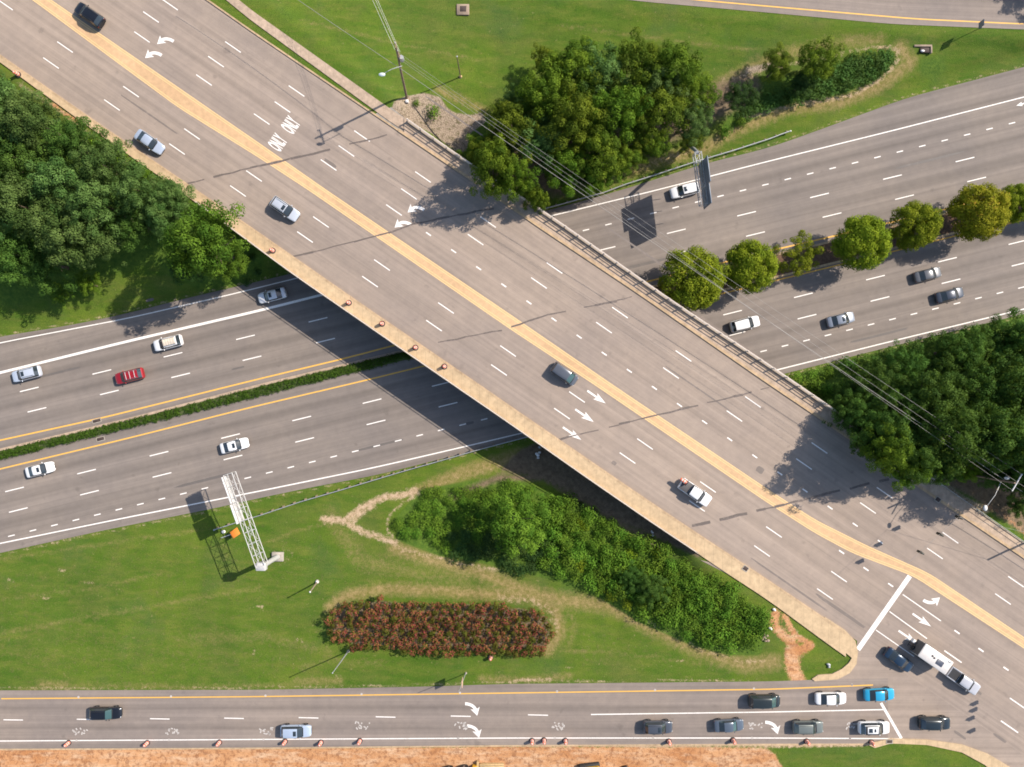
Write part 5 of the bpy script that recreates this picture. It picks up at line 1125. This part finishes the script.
for u, v, l in ((15.5, 73, "traffic drum at the pavement's edge beside the wood near the black SUV"), (271.5, 250, "first traffic drum on the bridge pavement, next to the silver SUV"), (348, 302.5, "traffic drum on the bridge pavement above the bridge's shadow edge"), (381.5, 323.5, "traffic drum on the pavement above the highway's yellow line"), (415, 347.5, "traffic drum on the bridge pavement above the grassy median"), (444, 366.5, "last traffic drum on the bridge pavement, furthest from the silver SUV")): drum(u, v, ZB + .15, l)
for u, v, l in ((66.5, 744.5, "traffic drum on the ramp's dirt side below the black SUV"), (145.5, 744.5, "traffic drum on the dirt side of the ramp second from its west end"), (218, 744, "traffic drum on the dirt side just west of the ice blue SUV"), (284, 743, "traffic drum tucked beside the ice blue SUV's rear"), (320, 744, "traffic drum just ahead of the ice blue SUV"), (359, 742.5, "traffic drum on the dirt side two ahead of the ice blue SUV"), (532, 742.5, "first of two close traffic drums near the turn arrows"), (544, 742, "second of two close traffic drums near the turn arrows"), (565.5, 742.5, "traffic drum just beyond the close pair, above the yellow digger"), (669.5, 743, "traffic drum below the graphite SUV"), (734, 742, "traffic drum below the steel grey sedan"), (808, 743, "traffic drum below the boxy olive SUV at the grass corner"), (873, 744, "traffic drum below the white SUV at the kerb corner")): drum(u, v, zramp(u), l)
q = G(490.5, 658.5, .6); drum(490.5, 658.5, q.z, "lone traffic drum on the grass between the red hedge and the ramp")
c = pk.location + Matrix.Rotation(aL, 3, 'Z') @ Vector((-2.75, .25, 1.22)); d = copy_tree(dp); d["label"] = "traffic drum lying on the white pickup's dark bed cover"; d.location = c + Vector((0, 0, .30)); d.rotation_euler = (0, math.radians(90), aL + math.radians(200)); d.scale = (1.0, 1.0, 1.15); d.location = pk.location + Matrix.Rotation(aL, 3, 'Z') @ Vector((-2.1, .45, 1.53)); del d["group"]; d.rotation_euler = (0, math.radians(-90), aL)

# ------------------------------------------------------------------ poles, wires, lamps
def lamp_arm(k, a, b): k.tube([a, a.lerp(b, .5) + Vector((0, 0, .35)), b], [.05, .045, .04], 6)
gA = G(406.5, 98); tA = P(396, 47, 22.0); eA = empty("utility_pole", "tall wooden utility pole with lamp arm at the lawn's corner by the handrail", "utility pole", gA)
MB().tube([(0, 0, -1), to(eA, gA.lerp(tA, .5)), to(eA, tA)], [.2, .17, .13], 10).obj("pole", M["wood_pole"], eA)
lA = P(402, 66, 18.4); hA = P(382, 74.5, 18.9); k = MB(); lamp_arm(k, to(eA, lA), to(eA, hA)); k.obj("lamp_arm", M["galv"], eA)
MB().ball(to(eA, hA), (1.0, .55, .35)).obj("lamp_head", M["lamp"], eA)
cr0, cr1 = to(eA, tA) + Vector((-.3, 1.0, -.9)), to(eA, tA) + Vector((.5, -1.3, -.9))
MB().tube([cr0, cr1], .09, 6).obj("crossarm", M["wood_pole"], eA)
for t in (.04, .5, .96): q = cr0.lerp(cr1, t); MB().lathe([(.06, 0), (.11, .08), (.07, .16), (.10, .22), (.04, .30)], 8, (q.x, q.y, q.z + .05)).obj("insulator", M["insul"], eA)
q = to(eA, gA.lerp(tA, .80)); MB().lathe([(.30, -.55), (.34, -.4), (.34, .4), (.28, .5)], 12, (q.x + .45, q.y, q.z)).obj("transformer", M["galv"], eA)
q = gA + Vector((.1, -.6, 0)); MB().cbox((.15, -.75, .35), (.45, .45, .9), .05).obj("cabinet", M["sign_pale"], eA)
gB = G(961, 473); gB.z = max(gB.z, 6.3); tB = P(1015, 483, 18.6); eB = empty("utility_pole", "utility pole with lamp arm and crossarm rising from the east wood by the pavement", "utility pole", gB)
MB().tube([(0, 0, -1), to(eB, gB.lerp(tB, .5)), to(eB, tB)], [.2, .17, .13], 10).obj("pole", M["wood_pole"], eB)
lB, hB = P(1001, 482, 15.6), P(985.5, 508, 16.0); k = MB(); lamp_arm(k, to(eB, lB), to(eB, hB)); k.obj("lamp_arm", M["galv"], eB)
MB().ball(to(eB, hB), (.6, .9, .3)).obj("lamp_head", M["sign_pale"], eB); MB().ball(to(eB, P(1007, 478, 16.2)), (.9, .5, .4)).obj("fitting", M["sign_pale"], eB)
c0, c1 = to(eB, P(1022, 474, 18.0)), to(eB, P(1012, 491, 18.0)); MB().tube([c0, c1], .10, 6).obj("crossarm", M["sign_pale"], eB)
def wire(p, q, sag, r, label, n=40):
    k = MB(); pts = [p.lerp(q, i / n) - Vector((0, 0, sag * 4 * (i / n) * (1 - i / n))) for i in range(n + 1)]; k.tube(pts, r, 5)
    o = k.obj("power_line", M["wire_pale" if "bundled" in label else "wire"]); tag(o, label, "cable", "overhead cables between the utility poles")
wire(P(402.5, 70, 18.2), P(1003, 479, 15.8), .8, .03, "thick overhead cable crossing the bridge between the two utility poles, lowest on the poles")
wire(P(399, 53, 21), P(1022, 474.5, 18.2), 1.0, .015, "thin overhead wire from the pole's crossarm end across the copse to the east wood")
wire(P(401, 60, 21), P(1012, 490, 18.2), 1.0, .015, "thin overhead wire slung from the crossarm's other end beside the thick cable")
wire(P(400, 57, 20.4), P(1017, 482, 18.2), 1.0, .015, "thin overhead wire in the middle of the span between the poles")
wire(P(402.5, 70, 18.2), P(215, -58, 17.5), .5, .03, "overhead cable running from the utility pole along the upper lawn")
for i, (a, b) in enumerate((((395, 50), (346, -60)), ((397.5, 49), (349, -60)), ((400, 52), (352, -60)))): wire(P(*a, 21.2), P(*b, 20), .4, .017, "one of three bundled wires leaving the lawn's utility pole across the picture's top edge")
wire(P(1003, 479, 15.8), P(1180, 590, 16), .5, .036, "overhead cable continuing past the east wood's pole")
wire(P(1017, 482, 18.2), P(1190, 590, 18), .5, .015, "thin wire continuing past the east wood's crossarm")
def post(name, u, v, tu, tv, label, r=.08, mat="galv", cat="pole", top=None, hh=None):
    b = G(u, v); rb = math.hypot(u - CU, v - CV); rt = math.hypot(tu - CU, tv - CV); zt = H - (H - b.z) * rb / rt
    if hh: zt = b.z + hh
    t = P(tu, tv, zt); e = empty(name, label, cat, b); k = MB(); k.tube([(0, 0, -.4), to(e, b.lerp(t, .5)), to(e, t)], [r, r * .85, r * .65], 8); k.obj("shaft", M[mat], e)
    MB().lathe([(r * 2.6, -.3), (r * 2.6, .12), (r * 1.5, .22)], 10).obj("base", M["concrete"], e)
    return e, to(e, t)
e, t = post("lamp_post", 317.5, 581.5, 310, 592, "short pale pole on the south lawn west of the red hedge", .13, "sidewalk_pale", "pole"); MB().ball((0, 0, .3), (.5, .5, .6)).obj("collar", M["litter"], e); MB().ball(t, (.3, .3, .25)).obj("cap", M["sign_pale"], e)
e, t = post("lamp_post", 348.5, 651, 332.5, 673, "tall thin pole between the red hedge and the ramp with a long shadow", .10, "galv", "pole"); MB().ball(t, (.24, .24, .25)).obj("cap", M["galv"], e)
e, t = post("wooden_post", 460.5, 77, 457, 56.5, "slim wooden post standing alone on the upper lawn", .10, "wood_pole", "post"); MB().ball((0, 0, .2), (.6, .45, .4)).obj("collar", M["timber"], e); MB().ball(t, (.25, .25, .2)).obj("cap", M["galv"], e)
# roadside signs
e, t = post("road_sign", 466, 673, 459, 691, "brown-backed road sign on a post beside the ramp's upper edge", .07, "galv", "road sign"); q = t * .62; MB().cbox((q.x * .9, q.y * .9, t.z * .55), (.14, 1.1, 1.5), .03).obj("sign_panel", paint("sign_tan", (.5, .33, .24), .6), e)
e, t = post("road_sign", 981.5, 27.5, 984, 22, "small dark road sign on a post by the upper ramp's edge", .06, "galv", "road sign", hh=3.6); MB().cbox((t.x, t.y, 3.0), (.09, 1.0, 1.3), .03).obj("sign_panel", M["sign_back_shaded"], e)
gS = G(229, 536); e = empty("roadwork_sign", "orange diamond roadwork sign tilted back on its stand below the sign truss", "road sign", gS)
c = to(e, P(235, 533, gS.z + 1.6)); k = MB(); k.cbox((0, 0, 0), (1.35, 1.35, .05), .015); o = k.obj("sign_panel", M["orange"], e); o.location = c; o.rotation_euler = Matrix.Rotation(math.radians(-32), 3, Vector((.94, .3, 0))).to_euler(); o.rotation_euler.rotate_axis('Z', math.radians(38))
MB().tube([to(e, P(221, 538, gS.z + .25)), c - Vector((0, 0, .1))], .06, 6).obj("stand", M["sign_pale"], e); MB().box((0, 0, .1), (1.2, .08, .08), .4).box((0, 0, .1), (1.2, .08, .08), -.9).obj("foot", M["plastic"], e)
o = MB().ball((0, 0, .2), (.7, .6, .55), 9, 5).obj("sandbag", M["litter"]); o.location = G(224, 531.5); tag(o, "pale weight bag on the grass beside the orange diamond sign", "sandbag")
# traffic signals over the lanes, slung from a span wire
gP = G(1040, 533); tP = Vector((gP.x, gP.y, gP.z + 9)); e = empty("signal_pole", "steel signal pole past the junction's corner holding the span wire", "pole", gP)
MB().tube([(0, 0, -.5), (0, 0, 9)], [.2, .14], 10).obj("shaft", M["galv"], e); MB().lathe([(.45, -.3), (.45, .15), (.25, .3)], 10).obj("base", M["concrete"], e)
sig_me = MB().cbox((0, 0, 0), (.36, .34, 1.1), .05).mesh("housing"); sig_me.materials.append(M["signal"])
vis_me = MB().tube([(.18, 0, .05), (.42, 0, .03)], .13, 10, False).tube([(.18, 0, .38), (.42, 0, .36)], .13, 10, False).tube([(.18, 0, -.28), (.42, 0, -.30)], .13, 10, False).mesh("visor"); vis_me.materials.append(M["signal"])
hang_me = MB().tube([(0, 0, .5), (0, 0, .85)], .03, 6).mesh("hanger"); hang_me.materials.append(M["galv"])
sp = None
for u, v, l in ((958.5, 517, "traffic signal hanging nearest the pavement over the upper lanes"), (939.5, 534, "traffic signal hanging between two others over the upper lanes"), (920, 552, "traffic signal hanging nearest the yellow median"), (1041, 702, "traffic signal above the junction's east edge, nearest the silver pickup"), (1040, 709, "second traffic signal above the junction's east edge"), (1037, 718, "third traffic signal above the junction's east edge"), (1038, 731, "lowest traffic signal above the junction's east edge")):
    p = P(u, v, ZB + 6.0)
    if sp is None:
        sp = empty("traffic_signal", l, "traffic signal", p, 0, "traffic signals slung over the junction"); link("housing", sig_me, None, sp); link("visor", vis_me, None, sp); link("hanger", hang_me, None, sp); d = sp
    else: d = copy_tree(sp); d["label"] = l
    d.location = p; d.rotation_euler = (0, 0, aL)
wire(P(905, 566, ZB + 6.9), P(958.5, 517, ZB + 6.85), 0.0, .018, "thin span wire carrying the three traffic signals over the upper lanes"); wire(P(958.5, 517, ZB + 6.85), tP, 0.0, .018, "thin span wire from the signals to the steel signal pole")
# drains, boxes, litter
def slab(name, u, v, z, d, ang, mat, label, cat, rim=None):
    p = P(u, v, z); e = empty(name, label, cat, (p.x, p.y, z), ang); MB().cbox((0, 0, 0), (d[0], d[1], .06), .01).obj("grate", M[mat], e)
    k = MB()
    for s in (-1, 1): k.box((0, s * (d[1] / 2 + .06), .0), (d[0] + .24, .1, .07)).box((s * (d[0] / 2 + .06), 0, .0), (.1, d[1], .07))
    k.obj("frame", M[rim or "concrete"], e); return e
slab("storm_drain", 96.7, 420.8, .01, (1.3, .45), aE, "drain", "rusty storm drain on the westbound side of the grassy median", "drain"); slab("storm_drain", 100.5, 439, .01, (1.2, .5), aE, "drain", "rusty storm drain on the eastbound side of the grassy median", "drain")
slab("storm_drain", 889.5, 741.5, ZB + .14, (.8, .45), 0, "drain", "dark drain inlet at the ramp's kerb corner by the white SUV", "drain"); slab("storm_drain", 938, 499.5, ZB + .16, (.7, .6), aL, "drain", "dark drain inlet in the pavement kerb beside the east wood", "drain")
slab("manhole", 745.5, 568.5, ZB + .165, (.7, .6), aL, "drain", "dark inlet in the pavement beside the shrub bed", "drain"); slab("manhole", 958, 517.5, ZB + .01, (.5, .5), aL, "drain", "small square cover on the shaded lane by the pavement", "drain")
p = G(463, 10); slab("inlet_box", 463, 9, p.z + .25, (1.0, .9), 0, "drain", "square concrete inlet box on the upper lawn", "drain", "sidewalk_pale"); k = MB().cbox((0, 0, 0), (2.0, 1.7, .5), .05).obj("concrete_pad", M["sidewalk_pale"]); k.location = (P(463, 10, p.z).x, P(463, 10, p.z).y, p.z); tag(k, "tan concrete pad round the inlet box on the upper lawn", "pad")
p = G(922, 50); e = empty("culvert_headwall", "tan framed drain headwall at the tip of the reed bed", "drain", p); MB().cbox((0, .55, .15), (2.9, .3, .5), .04).cbox((1.35, -.1, .15), (.25, 1.1, .5), .04).obj("wall", M["sidewalk_pale"], e); MB().cbox((.35, -.1, .1), (1.5, .8, .3), .04).obj("grate", M["drain"], e); MB().ball((-.1, -.3, .35), (.7, .4, .3)).obj("stone", M["litter"], e)
def pile(name, u, v, label, cat, mat, n, sz, spread):
    g_ = G(u, v); k = MB()
    for i in range(n): a = i * 2.4; q = spread * math.sqrt(i / n); k.ball((q * math.cos(a), q * math.sin(a) * 1.3, sz * .3), (sz * random.uniform(.6, 1.2), sz * random.uniform(.5, 1), sz * .7), 8, 5)
    o = k.obj(name, M[mat]); o.location = g_; tag(o, label, cat)
pile("rubbish_bag", 538, 455, "crumpled white rubbish on the shaded soil beside the bridge edge", "rubbish", "litter", 4, .6, .5); pile("rubbish_bag", 540, 447.5, "small grey bag by the bridge edge above the white rubbish", "rubbish", "galv", 2, .5, .2)
pile("rubbish_bag", 652.5, 532.5, "white scrap beside the bridge edge near the shrub bed", "rubbish", "litter", 3, .45, .4); pile("stone_pile", 765, 638, "pale stones at the shrub bed's east tip", "stones", "sidewalk_pale", 7, .5, .6); pile("stone", 774.5, 610, "white stone beside the red dirt path's top", "stone", "litter", 2, .5, .25); pile("stone", 771, 629, "white stone at the shrub bed's edge near the red dirt", "stone", "litter", 2, .45, .3)
pile("manhole_ring", 828.5, 664.5, "small grey rubble heap on the grass corner of the junction", "rubble", "galv", 3, .5, .3)
# ------------------------------------------------------------------ machines and timber at the building site's edge
gM = G(590, 771); e = empty("excavator", "yellow excavator parked on the red dirt below the traffic drums", "excavator", (gM.x, gM.y, gM.z), math.radians(8))
for s in (-1, 1): MB().cbox((0, s * 1.1, .4), (3.3, .55, .8), .15).obj("track", M["rubber"], e)
MB().cbox((0, 0, 1.35), (2.9, 2.3, 1.0), .15).obj("body", M["machine"], e); MB().cbox((.6, .65, 2.2), (1.3, 1.0, 1.5), .12).obj("cab", M["glass"], e)
MB().tube([(1.2, -.2, 1.6), (3.0, -.2, 3.6), (5.2, -.2, 2.6)], [.22, .26, .18], 8).tube([(5.2, -.2, 2.6), (5.6, -.2, .9)], [.17, .12], 8).obj("boom", M["machine"], e); MB().cbox((5.5, -.2, .5), (.8, 1.0, .8), .12).obj("bucket", M["plastic"], e)
gM = G(458, 772); e = empty("wheel_loader", "yellow wheel loader on the dirt beside the stacked timber", "loader", gM, math.radians(4))
MB().cbox((-.8, 0, 1.4), (2.6, 1.9, 1.2), .15).obj("body", M["machine"], e); MB().cbox((.3, 0, 2.3), (1.3, 1.4, 1.3), .12).obj("cab", M["glass"], e); MB().cbox((2.8, 0, .7), (.9, 2.4, .9), .15).obj("bucket", M["machine"], e); MB().tube([(.9, .6, 1.5), (2.6, .6, .8)], .12, 6).obj("arm", M["machine"], e)
for x in (-1.3, 1.1):
    for s in (-1, 1): w_ = link("wheel", TYRE, None, e); w_.location = (x, s * 1.0, .7); w_.scale = (2.1, 2.0, 2.1); link("rim", RIM, None, w_)
gM = G(492, 767.5); e = empty("timber_stack", "stack of tan timber boards on the dirt beside the wheel loader", "timber", gM, 0.03)
for i in range(5):
    for j in range(2): MB().cbox((0, -.7 + i * .34, .15 + j * .26), (3.6 + .3 * ((i * 3 + j) % 3), .3, .22), .02).obj("board", M["timber"], e)
gM = G(478, 765); o = MB().box((0, 0, .3), (.35, 1.6, .6)).obj("timber_beam", M["timber"]); o.location = gM; tag(o, "single upright tan beam between the loader and the timber stack", "timber")
